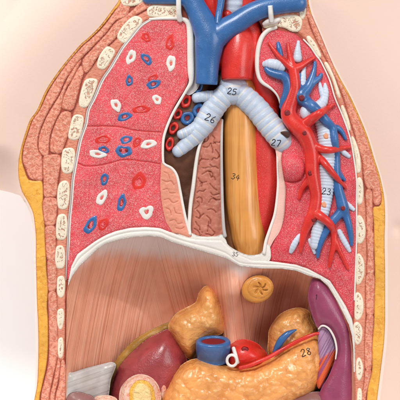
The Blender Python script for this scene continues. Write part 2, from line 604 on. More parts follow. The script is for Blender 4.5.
def blob(rx, ry, rot=0, wob=0.12, seed=0, heart=0, point=0):
    ph = [random.Random(seed * 31 + i).uniform(0, 6.28) for i in range(4)]
    c, s_ = math.cos(math.radians(rot)), math.sin(math.radians(rot))

    def f(a):
        k = 1 + wob * (math.sin(2 * a + ph[0]) * 0.5 + math.sin(3 * a + ph[1]) * 0.6 + 0.4 * math.sin(5 * a + ph[2]))
        if heart:
            k *= 1 - heart * math.exp(-((a - math.pi * 1.5) / 0.45) ** 2) + 0.12 * math.exp(-((a - math.pi * 0.5) / 0.4) ** 2)
        if point:
            k *= 1 + point * math.exp(-(min(a, 2 * math.pi - a) / 0.5) ** 2)
        x, y = rx * k * math.cos(a), ry * k * math.sin(a)
        return x * c - y * s_, x * s_ + y * c
    return f


def section(name, u, v, d, shp, mat, lummat, parent, lum=0.5, h=0.9, two=False):
    """a cut vessel: raised lip round a sunken lumen"""
    o = polar(name, u, v, d, shp, [(1.0, -1.5), (1.0, 0.1 * h), (0.94, 0.6 * h), (0.82, h), (lum + 0.2, 0.85 * h), (lum + 0.08, 0.35 * h), (lum, -0.4), (0.05, -0.5)], mat, parent, 36)

    def small(a):
        x, y = shp(a)
        return x * lum, y * lum
    if two:
        for sg in (-1, 1):
            def part(a, sg=sg):
                x, y = shp(a)
                return x * lum * 0.45, y * lum * 0.7
            polar('lumen', u + sg * abs(shp(0)[0]) * 0.36, v - 0.5, d, part, [(1.0, -0.9), (0.9, 0.95), (0.05, 0.95)], lummat, o, 16)
    else:
        polar('lumen', u, v, d, small, [(1.0, -0.9), (1.0, 0.12), (0.8, 0.0), (0.05, -0.15)], lummat, o, 24)
    return o


HOSTS = {}


def surf(objs):
    trees = []
    for o in objs:
        me = o.data
        off = Vector((0, 0, 0))
        p = o
        while p is not None:
            off += p.location
            p = p.parent
        trees.append(BVHTree.FromPolygons([v.co + off for v in me.vertices], [tuple(p_.vertices) for p_ in me.polygons]))

    def depth(u, v, default=0.0):
        cam = Vector((0, -D * S, 0))
        dr = (Vector(P(u, v, 0)) - cam).normalized()
        best = None
        for t in trees:
            hit, _, _, dd = t.ray_cast(cam, dr)
            if hit is not None and (best is None or -hit.y / S > best):
                best = -hit.y / S
        return default if best is None else best
    return depth


DIG = {'1': [[(.35, .2), (.55, 0), (.5, 1)]],
       '2': [[(.05, .25), (.3, 0), (.65, .1), (.6, .4), (.05, 1), (.75, .92)]],
       '3': [[(.1, .1), (.5, 0), (.7, .2), (.35, .45), (.75, .65), (.5, 1), (.05, .9)]],
       '4': [[(.5, 0), (.05, .6), (.8, .55)], [(.6, .25), (.5, 1)]],
       '5': [[(.75, 0), (.2, .05), (.15, .42), (.6, .4), (.75, .7), (.4, 1), (.05, .9)]],
       '6': [[(.6, 0), (.2, .4), (.1, .8), (.4, 1), (.7, .8), (.5, .55), (.15, .7)]],
       '7': [[(.05, .05), (.75, 0), (.35, 1)]],
       '8': [[(.65, .15), (.35, 0), (.15, .2), (.4, .45), (.7, .75), (.4, 1), (.1, .75), (.4, .45), (.65, .15)]]}


def number(text, u, v, hgt, host, parent, rot=0, r=0.33, squash=0.8):
    dep = surf(host)
    c, s_ = math.cos(math.radians(rot)), math.sin(math.radians(rot))
    acc = [[], [], []]
    w = hgt * squash
    x0 = -len(text) * w * 0.5
    for ch in text:
        for st in DIG[ch]:
            path = []
            for (a, b) in cr(st, False, 0.09):
                x, y = x0 + a * w, (b - 0.5) * hgt
                uu, vv = u + x * c - y * s_, v + x * s_ + y * c
                path.append((uu, vv, dep(uu, vv) + 0.1, r))
            tube(acc, path, n=6, step=0.5, flat=0.7)
        x0 += w
    return link('number_mark', acc[0], acc[1], M['ink'], parent)


# ------------------------------------------------------------------ setting
pv, pf = [], []
pr = []
for a in np.linspace(0, 90, 13):
    pr.append((-250 - 120 * math.sin(math.radians(a)), 471 - 120 * (1 - math.cos(math.radians(a)))))
pr = [(110.0, 471.0)] + pr + [(-370.0, -900.0)]
for (d_, v_) in pr:
    for uu in (-900, 1300):
        pv.append(((uu - 200) * S, -d_ * S, (200 - v_) * S))
for i in range(len(pr) - 1):
    pf.append((2 * i, 2 * i + 1, 2 * i + 3, 2 * i + 2))
bdo = link('backdrop', pv, pf, M['paper'])
bdo['kind'] = 'structure'
bdo['label'] = 'plain white studio paper sweep behind and under the torso'
bdo['category'] = 'backdrop'

# ------------------------------------------------------------------ torso
torso = thing('torso', 'pale skinned anatomical torso cut open to show its layered chest and belly wall', 'torso model', (200, 470, -40))

FAT_L = [(122, -30), (120, -8), (119, 0), (112, 10), (100, 26), (88, 38), (80, 45), (64, 64), (53, 79), (45, 92), (37, 110), (30, 120), (25, 134), (21, 148), (18.5, 162),
         (18.5, 176), (21.5, 190), (28, 202), (33, 213), (35, 226), (36, 240), (36, 260), (37, 300), (38, 322), (38.5, 345), (38, 370), (37, 386), (34, 402), (30, 430), (28, 466)]
FAT_R = [(306, -30), (308, -8), (309, 4), (313, 18), (320, 34), (330, 58), (341, 80), (350, 96), (360, 118), (368, 138), (374, 158), (380, 177), (384, 197), (385, 217), (384.5, 240),
         (385, 270), (385, 300), (385, 322), (384, 342), (382, 360), (379, 384), (377, 400), (374, 430), (372, 466)]
CUT = np.array(FAT_L + FAT_R[::-1], float)
SIL = [(-120, -90), (520, -90), (520, 469), (26, 469), (31, 430), (33.5, 402), (35, 386), (35.7, 345), (35.2, 300), (34.3, 262), (34, 240), (33, 226), (30.5, 214), (25.5, 203.5), (20.2, 195.5),
       (12, 192.8), (0, 190), (-30, 184), (-120, 172)]


def skin_h(u, v, dist):
    p = np.stack([u, v], 1)
    ins = inside(p, CUT)
    dc = dist_poly(p, CUT)
    arm = sstep(u, 24, 2) * sstep(v, 60, 110)
    t = np.clip(dist / 2.2, 0, 1)
    ta = np.clip(dist / 46, 0, 1)
    h = -1.2 - 2.6 * (1 - np.sqrt(np.clip(1 - (1 - t) ** 2, 0, 1))) - 72 * arm * (1 - ta) ** 1.7
    out = np.where(ins, 0, dc)
    h = h + np.where(u < 200, 5 * np.sin(np.clip(out / 75, 0, 1) * math.pi * 0.9) - 0.0022 * np.maximum(out - 10, 0) ** 2 * sstep(v, 160, 0),
                     6 * np.sin(np.clip(out / 80, 0, 1) * math.pi * 0.8) - 0.0016 * np.maximum(out - 20, 0) ** 2 * sstep(v, 170, 0))
    h = h - 2.5 * np.exp(-(((u - 397) / 4.5) ** 2 + ((v - 228) / 7) ** 2))
    h = np.where(ins, -1.2 - 120 * sstep(dc, 2.0, 9.0), h)
    return h


ci = cr(CUT, True, 2.0, False)
cen = np.array([205.0, 200.0])
tn = np.roll(ci, -1, 0) - np.roll(ci, 1, 0)
tn /= np.linalg.norm(tn, axis=1, keepdims=True)
nin = np.stack([-tn[:, 1], tn[:, 0]], 1)
if inside((ci + nin * 1.0), CUT).mean() < 0.5:
    nin = -nin
skin_pts = np.vstack([ci, ci + nin * 1.8, ci + nin * 9.5, ci - nin * 1.2, ci - nin * 2.6, ci - nin * 5])


def skin_attr(u, v, d):
    p = np.stack([u, v], 1)
    return {'cutd': np.where(inside(p, CUT), 0, dist_poly(p, CUT)) + np.where(u < 200, 10 * sstep(v, 205, 180), 1.2 * sstep(v, 205, 180))}


slab('body_skin', SIL, M['skin'], torso, top=0, drop=0, back=-150, step=3.0, edge_step=1.5, hf=skin_h, smooth=False, sharp=True, addpts=skin_pts, extra=skin_attr)

# fat layers
FIN_L = [(46, 466), (42, 430), (39.5, 402), (42, 386), (46, 368), (48, 348), (48, 320), (47, 306), (48, 288), (46.5, 270), (46, 258), (45, 240), (44.5, 224), (42.5, 208), (43.2, 196), (42, 181.5), (35, 180.5), (28.5, 179),
         (25, 171), (22, 160), (23, 148), (27.2, 134), (32.2, 120), (39.2, 110), (47.2, 92), (55.2, 79), (66, 64), (82, 45.5), (90, 38.5), (102, 26.5), (114, 11), (121.5, 0), (124, -30)]
slab('fat_layer', FAT_L + FIN_L, M['fat'], torso, top=0.2, drop=1.2, rad=1.6, back=-20, step=1.0, bumps=(0.5, 0.18, 3))
FIN_R = [(362, 466), (364, 430), (366.5, 402), (368, 386), (372, 370), (372, 346), (374, 322), (374.2, 300), (375, 280), (374.5, 258), (374, 240), (373.8, 224), (373, 208), (379.5, 205.5), (381.5, 197),
         (377.8, 178), (372, 159), (366, 139), (358, 119), (348, 97), (339, 81), (328, 59), (318, 35), (311.2, 19), (307.4, 4), (306, -8), (304, -30)]
slab('fat_layer', FAT_R + FIN_R, M['fat'], torso, top=0.2, drop=1.2, rad=1.6, back=-20, step=1.0, bumps=(0.5, 0.18, 5))

# pleura / inner outline of the body wall
PL_L = [(176, 17.5), (160, 18), (150, 19.5), (140, 26), (130, 38), (122, 48), (116, 58), (110, 68), (101.5, 81), (94, 98), (88, 110), (85.5, 124), (82, 134), (79.5, 142), (76, 160), (72.5, 180), (71, 200),
        (69, 220), (68, 240), (67, 260), (66.3, 280), (66, 300), (66, 340), (65.5, 370), (66, 402), (66, 440), (66, 466)]
PL_R = [(272, 26), (282, 29), (296, 33), (304, 39.5), (311, 47), (317, 56), (321.5, 62), (330, 80), (335.5, 98), (343, 116), (350, 136), (354, 156), (357, 180), (357, 200), (357, 240), (356, 270), (355, 300), (353, 318),
        (353.5, 345), (354, 370), (355, 402), (355, 466)]
bed_l = FIN_L[::-1] + PL_L[::-1]
bed_l = [(u + 0.7, v) for u, v in FAT_L] + [(u + (8 if v < 262 else 8 - min(1, (v - 262) / 25) * 8), v + (8 if u > 145 else 0)) for u, v in PL_L[::-1]] + [(192, 24), (192, -30)]
slab('muscle_bed', bed_l, M['bed'], torso, top=-1.6, drop=0.6, rad=1, back=-22, step=2.0, smooth=False)
bed_r = [(u - 0.7, v) for u, v in FAT_R] + [(u - (8 if v < 320 else 8 - min(1, (v - 320) / 30) * 8), v + (8 if u < 290 else 0)) for u, v in PL_R[::-1]] + [(262, 32), (262, -30)]
slab('muscle_bed', bed_r, M['bed'], torso, top=-1.6, drop=0.6, rad=1, back=-22, step=2.0, smooth=False)

MS = dict(top=0.5, drop=1.6, rad=2.2, back=-10, step=0.9, bumps=(0.45, 0.3, 9), grow=0.7)
strips = [
    # outer strip on the left side
    [(121.8, -28), (129, -22), (128.5, 12), (115, 21), (106, 32), (92, 47), (80, 59), (66, 78), (58, 95), (48, 111), (41, 126), (37.5, 138), (37.5, 149), (41.5, 157), (42, 170), (41.8, 179.8), (36, 179.5), (30, 177.5),
     (26, 168), (23, 160), (24, 148), (28.2, 134), (33.2, 120), (40.2, 110), (48, 93), (56, 80), (67, 64.5), (83, 46.5), (91, 39.5), (103, 27.5), (114.6, 12), (121.5, 0)],
    [(81, 61), (72, 78), (65, 90), (61.5, 104), (60, 111), (54, 123), (49.6, 136), (48.5, 149), (47.5, 155), (43.5, 155.5), (39.3, 150), (39.2, 138), (42.5, 127), (49.5, 112), (59.5, 96), (67.5, 79), (77, 64)],
    [(150, -2), (150, 6), (141, 11.5), (132, 17), (123, 26), (116, 37), (108, 45), (98, 56), (91, 67), (87, 72), (84, 71), (82.5, 64), (84, 58.5), (93, 48.5), (107, 33.5), (116, 22.5), (129, 13.5), (138, 5), (143, -2)],
    [(81.5, 66), (83.2, 73), (81, 80), (78, 92), (74, 106), (71, 110), (65, 109), (62, 107), (62.5, 102), (66, 92), (73, 79), (77, 71)],
    [(70.5, 113), (71, 120), (68.5, 132), (64, 145), (60.5, 152.5), (54, 152.5), (50.5, 150), (51, 138), (55.5, 124), (61, 113.5), (66, 111.5)],
    [(59.5, 155.5), (60, 165), (57.5, 180), (56, 195), (50, 197), (44.5, 196), (43.8, 180), (43.5, 158), (50, 155)],
    [(55.8, 199), (56.5, 210), (54.5, 224), (46, 224.5), (43.5, 212), (44.2, 199)],
    [(54.5, 227), (55.5, 240), (54.5, 258), (47.5, 258.5), (45.8, 240), (45.8, 227)],
    [(55, 261), (56.5, 276), (55, 290), (49, 290.5), (48, 276), (48, 261)],
    [(55.5, 293), (57, 310), (57, 330), (58, 345), (56.5, 360), (52, 380), (48.5, 402), (45, 466), (41, 466), (41, 402), (45, 380), (49, 360), (49.2, 330), (48.8, 305), (49, 293)],
    [(58.5, 358), (60, 366), (57, 384), (54, 402), (52, 466), (46.5, 466), (49.8, 402), (53.5, 382), (57, 364)],
    [(61.5, 361), (65, 366), (65, 402), (65, 466), (53.5, 466), (55.5, 402), (59, 384)],
    # right side
    [(306, -28), (307.5, 4), (312.5, 18), (319.5, 34), (329.5, 58), (340.5, 82), (349, 98), (359, 120), (366.5, 139), (372.5, 159), (378.3, 178), (381, 197), (379, 204), (374, 203), (372.5, 190), (368, 188.5), (364.5, 180), (362.5, 160),
     (359, 149), (354, 131), (349, 115), (343, 95.5), (336.5, 80), (326, 58), (316, 38), (309, 20), (303, 6), (301, -28)],
    [(366, 191.5), (371.8, 192), (372.2, 210), (372.3, 229.5), (367, 230), (366.6, 210)],
    [(367, 232.5), (373, 232), (373.3, 255), (373.5, 272.5), (367, 273), (367.8, 255)],
    [(366.5, 276), (373.8, 275.5), (374, 295), (373, 314), (367, 314.5), (366, 295)],
    [(367, 317), (373, 316.5), (372, 340), (371, 367.5), (365.5, 368), (365, 345)],
    [(365.5, 371), (371, 370.5), (368, 386), (365, 402), (360, 466), (355.5, 466), (361, 402), (364, 386)],
]
for s_ in strips:
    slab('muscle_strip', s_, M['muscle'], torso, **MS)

# intercostal columns
IC_L = [(181, 2), (176, 16), (160, 16.5), (149.5, 18), (139, 24.5), (128.5, 37), (120.5, 47), (114.5, 57), (108.5, 67), (100, 80), (92.5, 97), (86.5, 109), (84, 123), (80.5, 133.5), (78, 141), (74.5, 159), (71, 179), (69.5, 199), (67.6, 219),
        (66.6, 240), (65.6, 260), (65, 280), (64.8, 300), (64.5, 330), (63.5, 357), (60, 360), (57, 355), (57.8, 340), (57.5, 325), (57.2, 309), (57.4, 296), (56.6, 278), (57, 265), (56.2, 250), (57.4, 240), (57.4, 225), (58.5, 213), (58, 200),
        (60, 183), (62, 165), (63, 152), (66.5, 145), (70.2, 133), (72.5, 118), (75, 110), (79.5, 99), (84, 80), (94, 66), (101, 56), (110, 46), (118, 38), (125, 27), (134, 18.5), (143, 13), (151, 8), (152, 2)]
slab('intercostal_muscle', IC_L, M['inter'], torso, top=-0.2, drop=1.3, rad=2, back=-10, step=1.1, grow=0.7, bumps=(0.3, 0.3, 2))
IC_R = [(276, 5), (276, 24), (284, 27.5), (297, 31), (305.5, 38), (312.5, 46), (318.5, 55), (323.5, 62), (332, 80), (337, 97), (344.5, 115), (351.5, 135), (355.5, 155), (358, 180), (358, 200), (358, 240), (357, 270), (356, 300), (354.5, 318),
        (354.5, 345), (355, 370), (356, 402), (356, 466), (354.5 + 6, 466), (361.5, 402), (363.5, 380), (364, 360), (364, 340), (365, 310), (364.5, 290), (366, 262), (365.5, 240), (365, 212), (363.5, 195), (362, 180), (361, 162), (357.5, 149), (352, 131),
        (347, 115), (341.5, 97), (335, 81), (325, 60), (315, 40), (308, 24), (303, 5)]
slab('intercostal_muscle', IC_R, M['inter'], torso, top=-0.2, drop=1.3, rad=2, back=-10, step=1.1, grow=1.0, bumps=(0.3, 0.3, 4))

RB = dict(top=1.1, drop=1.9, rad=2.4, back=-8, step=0.8, grow=0.45, bumps=(0.25, 0.3, 12))
ribs = [
    [(121, -8), (140, -8), (143, 1), (136, 5), (128, 6), (122, 4)],
    [(147.5, 9), (153, 5), (165, 5.5), (178, 5.5), (180.5, 12), (177, 18.5), (165, 17.5), (154, 17), (148, 15.5)],
    [(129, 19), (136, 16), (142, 19), (140.5, 25), (132.5, 34), (126, 42.5), (120.5, 41.5), (117.3, 36), (121, 28)],
    [(106, 47), (112, 48), (115, 52), (110.5, 61), (105, 68.5), (100, 69), (97, 65), (100, 55)],
    [(86, 79.5), (94, 78.5), (97.5, 82), (92.5, 97), (87, 106.5), (81, 107), (79, 102), (82, 88)],
    [(73.5, 116), (81, 115), (83.5, 120), (79.5, 137), (73, 140), (68.5, 137), (69.5, 128)],
    [(64, 149), (72, 148), (75, 153), (73.3, 168), (70, 173), (63.5, 172.5), (61.3, 165), (62, 155)],
    [(61, 182), (67, 181), (69.5, 188), (68.4, 204), (65, 209), (59, 208), (57.3, 200), (58, 188)],
    [(58, 216), (65, 214.5), (67.3, 222), (66.4, 236), (62, 240), (57, 238), (56, 230)],
    [(56.5, 247), (62.5, 246), (65, 253), (64.4, 265), (61, 268.5), (56.5, 267), (55, 258)],
    [(58, 277), (63.5, 276.5), (65, 284), (63.8, 295), (60.5, 297.5), (57.5, 294), (57, 284)],
    [(58, 310), (63, 309), (64, 318), (62.2, 327.5), (59.5, 329), (57.5, 324), (57, 316)],
    [(58.5, 339), (62.5, 338), (63.5, 347), (62.5, 356), (60, 358), (58, 354), (57.7, 346)],
    # right side
    [(263, 25.5), (266, 20), (274, 18), (284, 15.5), (296, 15), (302, 20), (300, 30), (293, 31.5), (284, 27.5), (274, 26), (266, 28)],
    [(300, 2), (304.5, 3), (306.5, 10), (304, 18), (300.5, 18.5), (299, 10)],
    [(306.5, 38), (309.5, 36), (316, 44), (321, 55), (318.5, 57), (312, 47.5)],
    [(324.5, 64), (327.5, 63), (333, 74), (338, 88), (340.5, 97), (337.5, 96), (332, 79)],
    [(341, 107), (343.5, 106), (348.5, 119), (350.5, 130), (348, 128), (344, 116)],
    [(351.5, 138), (354, 138), (358.5, 150), (360.5, 162), (360.5, 171), (357, 172), (355.5, 158)],
    [(357.3, 179), (361, 178), (363, 186), (362.8, 200), (360, 204.5), (357.5, 202), (357, 190)],
    [(357.2, 217), (361, 216), (364.8, 224), (365, 236), (361.5, 243), (357.3, 242), (356.8, 230)],
    [(357, 255), (360.5, 254.5), (364, 262), (364, 275), (360, 283.5), (356.5, 283), (356.3, 268)],
    [(355.5, 294), (359.5, 293), (363, 300), (363, 312), (359, 319.5), (355, 318), (354.8, 306)],
    [(354, 324), (358, 322), (362, 328), (362, 338), (358.5, 344.5), (355, 342), (353.6, 332)],
    [(357, 359), (360, 358), (363, 366), (362, 376), (359, 380.5), (356.5, 376), (356, 366)],
    [(358, 389), (361, 389), (362, 396), (361, 408), (358, 410), (357, 400)],
]
for r_ in ribs:
    slab('rib', r_, M['rib'], torso, **RB)

# thin double pleural line between wall and lung
tubes('pleural_line', [[(u - 0.3, v, 0.0, 0.8 if v < 262 else 0.35) for u, v in PL_L[2:21]]], M['grey'], torso, n=8)
tubes('pleural_line', [[(u + 1.4, v + 0.2, 0.1, 0.75 if v < 250 else 0.3) for u, v in PL_L[2:20]]], M['white'], torso, n=8)
tubes('pleural_line', [[(u - 0.5, v, 0.0, 0.9) for u, v in PL_R[3:17]]], M['white'], torso, n=8)

# back wall of the middle of the chest
slab('upper_back_wall', [(186, -40), (290, -40), (284, 40), (266, 84), (190, 92)], M['redback'], torso, top=-27, drop=0, back=-60, step=4, smooth=False)
slab('oesophagus_bed', [(219, 122), (234, 122), (240, 250), (262, 244), (268, 250), (262, 262), (234, 262), (221, 240)], M['bedbrown'], torso, top=-24, drop=0, back=-60, step=3, smooth=False)
slab('chest_back_wall', [(158, 60), (300, 60), (296, 262), (158, 262)], M['hilum'], torso, top=-46, drop=0, back=-60, step=4, smooth=False)

# ------------------------------------------------------------------ lung cut flat, on the left of the picture
lung = thing('lung', 'flat cut lung half dotted with red, blue and white vessel sections', 'lung', (125, 240, -30))
LA = [(152, 20.5), (160, 19.8), (172, 20), (181, 21), (185.5, 26), (187, 40), (187, 60), (187.5, 76), (184, 88), (177, 99), (170, 112), (164.5, 126), (161.5, 140), (160.5, 165), (159.5, 185), (161.5, 205), (165.5, 222), (171, 231.5),
      (160, 227.5), (146, 226.2), (130, 227.2), (116, 230.3), (106, 234.2), (95, 240.5), (86, 247), (77, 254), (71, 266), (68.2, 279), (67.8, 260), (69, 240), (70, 220), (72, 200), (73.5, 180), (77, 160), (80.5, 142), (83, 134), (86.5, 124), (89, 110),
      (95, 98), (102.5, 81), (111, 68.5), (117, 58.5), (123, 48.5), (131, 38.5), (141, 26.8)]
FISS = [[(86, 126), (96, 126.2), (106, 126), (120, 127), (134, 130), (148, 131.5), (161, 132)], [(78, 163), (86, 166), (98, 165.5), (110, 163), (120, 160.3), (130, 159.6), (140, 161), (150, 162), (160, 164)]]
lt = slab('lung_tissue', LA, M['lung_a'], lung, top=0.3, drop=1.6, rad=2.4, back=-45, step=0.95, grow=1.2, grooves=[(f, 0.75, 1.0) for f in FISS], bumps=(0.35, 0.12, 1))
dl = surf([lt])
W, V, A = 'bronchus_section', 'vein_section', 'artery_section'
spots = [(W, 131, 57, 7.6, 4, -70, {}), (V, 146.5, 59, 7, 3.8, 42, {}), (V, 129.3, 80.5, 5.6, 3.4, -80, {}), (A, 146, 37, 5, 4, 60, {}), (A, 153, 78, 5.5, 3.4, -40, {}), (V, 153.5, 84, 7.4, 3.8, -22, {}),
         (A, 170, 43, 7, 4.2, -80, {'point': 0.3}), (W, 171, 63, 8, 4.2, -82, {}), (W, 116, 105, 6.6, 4.3, 65, {'point': 0.1}), (A, 141, 109, 8.6, 3.9, -5, {}), (V, 124.5, 116.5, 7, 4, -18, {}), (W, 157, 99.5, 5, 4, 60, {}),
         (A, 103, 139.3, 8, 4.2, -8, {}), (V, 126, 139.5, 6.6, 3.6, -14, {}), (A, 137, 142, 5.8, 3.4, -70, {}), (W, 148.5, 144, 8, 3.9, -18, {}), (V, 103.8, 149.5, 5.4, 3.3, 10, {}), (W, 97.5, 154, 8.2, 3.8, 8, {}),
         (V, 123.5, 150.5, 8, 6, -4, {'heart': 0.35}), (A, 133, 159.5, 6, 3.2, 15, {}), (V, 104.5, 179, 6, 3.8, -75, {}), (W, 101.8, 197.5, 7.8, 4.3, -58, {}), (V, 121.6, 202.7, 8.8, 3.9, -75, {}),
         (A, 139, 181, 9.6, 6.4, -78, {}), (W, 146.5, 211.5, 7, 6.3, -8, {'heart': 0.42}), (V, 90.6, 225, 9.4, 4.8, -55, {}), (A, 103.2, 224, 7.4, 4.2, -64, {})]
for i, (nm, u, v, a, b, rot, kw) in enumerate(spots):
    mat, lm = {W: (M['white'], M['orangedot']), V: (M['blue'], M['lumen']), A: (M['red'], M['blood'])}[nm]
    section(nm, u, v, dl(u, v), blob(a * 1.02, b * 1.08, rot, 0.11, i + 3, **kw), mat, lm, lung, lum={W: 0.28, V: 0.4, A: 0.4}[nm], h={W: 0.6, V: 0.65, A: 0.35}[nm], two=(nm == V and 'heart' in kw))

# white rim of the lung towards the middle, and the brown hilum with cut vessels
rim = [(150, 19.2, 0, 1.4), (165, 18.3, 0.5, 1.6), (181, 18.8, 0.5, 2.0), (188, 23, 0.4, 2.9), (190.2, 34, 0.2, 3.4), (190.6, 55, 0.2, 3.5), (191, 72, 0, 3.4), (191, 82, 0, 2.2), (186.5, 90, -0.5, 1.5), (179.3, 102, -0.5, 1.4), (172.5, 114, -0.5, 1.4),
       (166.5, 128, -0.5, 1.4), (163.2, 141, -0.5, 1.4), (163, 160, -0.5, 1.3), (165, 164.5, -0.8, 1.3), (172, 168.5, -1, 1.4), (177, 176, -1, 1.4), (180, 190, -1, 1.4), (183, 206, -1, 1.4), (186, 220, -1, 1.4), (189.5, 232, -1, 1.4)]
tubes('pleural_rim', [rim], M['white'], lung, n=12)
slab('rim_backing', [(176, 14), (190, 14), (198, 26), (200, 50), (200, 84), (186, 94), (182, 60), (182, 26)], M['grey'], lung, top=-3.5, drop=1, rad=2, back=-40, step=1.6)
slab('hilum_tissue', [(153, 160), (153, 128), (161, 108), (171, 92), (182, 76), (200, 74), (222, 78), (222, 118), (208, 140), (200, 150), (197, 170), (194, 200), (191, 234), (188, 232), (172, 200), (160, 176)], M['hilum'], lung, top=-9, drop=1.2, rad=3, back=-45, step=1.6,
     hf=lambda u, v, d: -9 * sstep(v, 150, 190) - 22 * np.exp(-((u - 212) / 7) ** 2 - ((v - 90) / 6) ** 2), bumps=(1.0, 0.1, 2))
slab('salmon_tissue', [(158, 162), (163, 163.5), (171, 168.5), (176, 176), (179, 190), (182, 206), (185, 220), (188.5, 231), (190, 236), (180, 233), (170, 230.5), (165.5, 222), (161.5, 205), (159, 185)], M['salmon'], lung, top=-0.6, drop=1.2, rad=2, back=-40, step=0.7, grow=1.2,
     grooves=[([(164, 172), (168, 174), (170, 179)], 0.6, .7), ([(162, 180), (167, 182), (171, 181), (174, 185)], 0.6, .7), ([(163, 190), (168, 189), (170, 193), (175, 193)], 0.6, .7), ([(164, 200), (169, 199), (173, 203), (178, 201)], 0.6, .7),
              ([(166, 208), (170, 210), (171, 215)], 0.6, .7), ([(174, 208), (176, 213), (181, 214)], 0.6, .7), ([(170, 221), (175, 220), (178, 224), (182, 223)], 0.6, .7), ([(176, 228), (181, 229), (184, 227)], 0.6, .7)], bumps=(0.4, 0.2, 8))
for (u, v, a, b, rot, c) in [(186, 101, 7.8, 4.9, -65, 'r'), (177.6, 114, 6.0, 4.5, -55, 'r'), (173.2, 128, 7.0, 4.7, -65, 'r'), (169.5, 144, 7.6, 4.3, -78, 'r'), (187.2, 118, 7.4, 6.3, -50, 'b'), (199, 110.5, 7.4, 6.6, -60, 'b'), (198, 87, 6.4, 5.0, -60, 'b')]:
    section('artery_section' if c == 'r' else 'vein_section', u, v, -7.5, blob(a, b, rot, 0.06, int(u)), M['red'] if c == 'r' else M['blue'], M['lumen'] if c == 'b' else M['dark'], lung, lum=0.36, h=2.2)

# ------------------------------------------------------------------ middle of the chest
med = thing('wrinkled_tissue', 'brownish pink wrinkled panel with white borders beside the oesophagus', 'tissue panel', (207, 236, -25))
wr = []
rr = random.Random(5)
for j in range(17):
    v0 = 136 + j * 6.1
    lo = 224 - 23 - (v0 - 130) * 0.09
    for k in range(2):
        x = (201 - (v0 - 130) * 0.085) + 2 + k * 11 + rr.uniform(-1, 3)
        y = v0 + rr.uniform(-2, 2)
        a = rr.uniform(-0.6, 0.6)
        pts = [(x, y)]
        for q in range(3):
            a += rr.uniform(-1.2, 1.2)
            x += 3.2 * math.cos(a)
            y += 3.2 * math.sin(a)
            pts.append((x, y))
        wr.append((pts, 0.65, 1.1))
slab('wrinkled_panel', [(201, 142), (213, 128), (222, 120), (222, 160), (222.5, 200), (224.5, 234), (222, 238), (200, 237.5), (190, 236), (190.5, 206), (194, 184), (197, 160)], M['medias'], med, top=-8, drop=1.4, rad=2.5, back=-44, step=0.6, grooves=wr, bumps=(0.7, 0.15, 3))
tubes('border_strip', [[(203, 138, -8, 1.4), (199.5, 146, -7, 1.6), (196.5, 160, -6, 1.8), (193.2, 186, -5, 2.0), (190.4, 206, -4, 2.0), (189.2, 226, -2, 1.8), (190, 234, -1, 1.6)]], M['white'], med, n=12)
tubes('border_strip', [[(222, 120, -10, 1.4), (221.6, 140, -8, 1.4), (221.6, 160, -6, 1.4), (222.3, 200, -4, 1.5), (223.6, 226, -3, 1.7), (225, 236, -2, 1.9)]], M['grey'], med, n=12)

oes = thing('oesophagus', 'ochre streaked tube running down the middle of the chest', 'oesophagus', (245, 252, -22))
ob = tubes('oesophagus_wall', [[(240.5, 84, -27, 18.2), (240.5, 100, -26, 18.2), (240.5, 120, -24, 18.2), (241, 150, -23, 18.2), (242, 180, -22, 18.2), (243.6, 205, -21, 18.2), (246.5, 225, -21, 17.6), (249, 240, -20, 17), (250.5, 251, -19, 14)]], M['oeso'], oes, n=48, flat=1.0, step=1.5)
number('34', 236, 177, 5.6, [ob], oes, rot=16, r=0.3)

dao = thing('aorta', 'speckled red descending artery wall beside the ochre tube', 'artery', (266, 250, -35))
tubes('artery_wall', [[(262, 92, -28, 15), (264, 120, -26, 15.5), (264.5, 150, -25, 15.5), (264.5, 180, -25, 15.5), (261, 210, -26, 15), (255, 235, -28, 14), (250, 250, -30, 12)]], M['aorta'], dao, n=40, step=2)

wind = thing('windpipe', 'pale blue ringed windpipe fork with numbers inked on it', 'windpipe', (233, 100, -6))


def rings(period, amp=0.028):
    def f(s_, L_):
        p = (s_ % period) / period
        m = max(0.0, 1 - abs(p - 0.11) / 0.32)
        m = m * (0.7 + 0.3 * math.sin(s_ * 1.7))
        return 1 + amp * (0.5 - math.cos(2 * math.pi * (p - 0.11)) * 0.5) - (amp * 0.5 if m else 0), m
    return f


tr = tubes('trachea', [[(231, 70, -24, 12), (231.5, 80, -16, 12.5), (232.5, 90, -8.5, 12.5), (233, 97, -7.5, 10)]], M['bron'], wind, n=36, step=0.8, rmod=rings(5.4))
br1 = tubes('main_bronchus', [[(240, 86, -9, 9), (231, 91, -7.5, 11), (221, 99, -7, 11.2), (212, 111, -7, 11.2), (204, 124, -7, 10.8), (197, 133, -7, 9.6), (190, 140.5, -6.5, 8.0), (182, 148, -6, 6.6), (177, 152, -5.5, 5.8)]], M['bron'], wind, n=36, step=0.7, rmod=rings(6.4), flat=0.85)
tubes('bronchus_branch', [[(214, 97, -8, 6.5), (206, 96.5, -6, 5.8), (200, 97, -4.5, 5.2), (195.6, 98, -3.5, 4.9)]], M['bron'], wind, n=24, step=0.7, rmod=rings(4.4))
tubes('bronchus_branch', [[(202, 124, -8, 7.5), (194, 129, -6, 6.4), (187, 132.5, -4.5, 5.6), (180.5, 134.5, -3.5, 4.6)]], M['bron'], wind, n=24, step=0.7, rmod=rings(4.6))
br2 = tubes('main_bronchus', [[(228, 88, -8.5, 10.5), (238, 92, -8, 11), (247, 99.5, -7.6, 11.8), (257, 109, -7, 11.9), (267, 121.5, -6, 12.2), (276, 132.5, -5, 12.4), (282, 140, -5, 12), (288, 147, -10, 10), (294, 154, -18, 8)]], M['bron'], wind, n=36, step=0.7, rmod=rings(7.0), flat=0.85)
number('25', 232.5, 91.5, 6, [tr, br1, br2], wind, rot=12, r=0.4)
number('26', 211, 118.5, 7, [br1], wind, rot=25, r=0.4)
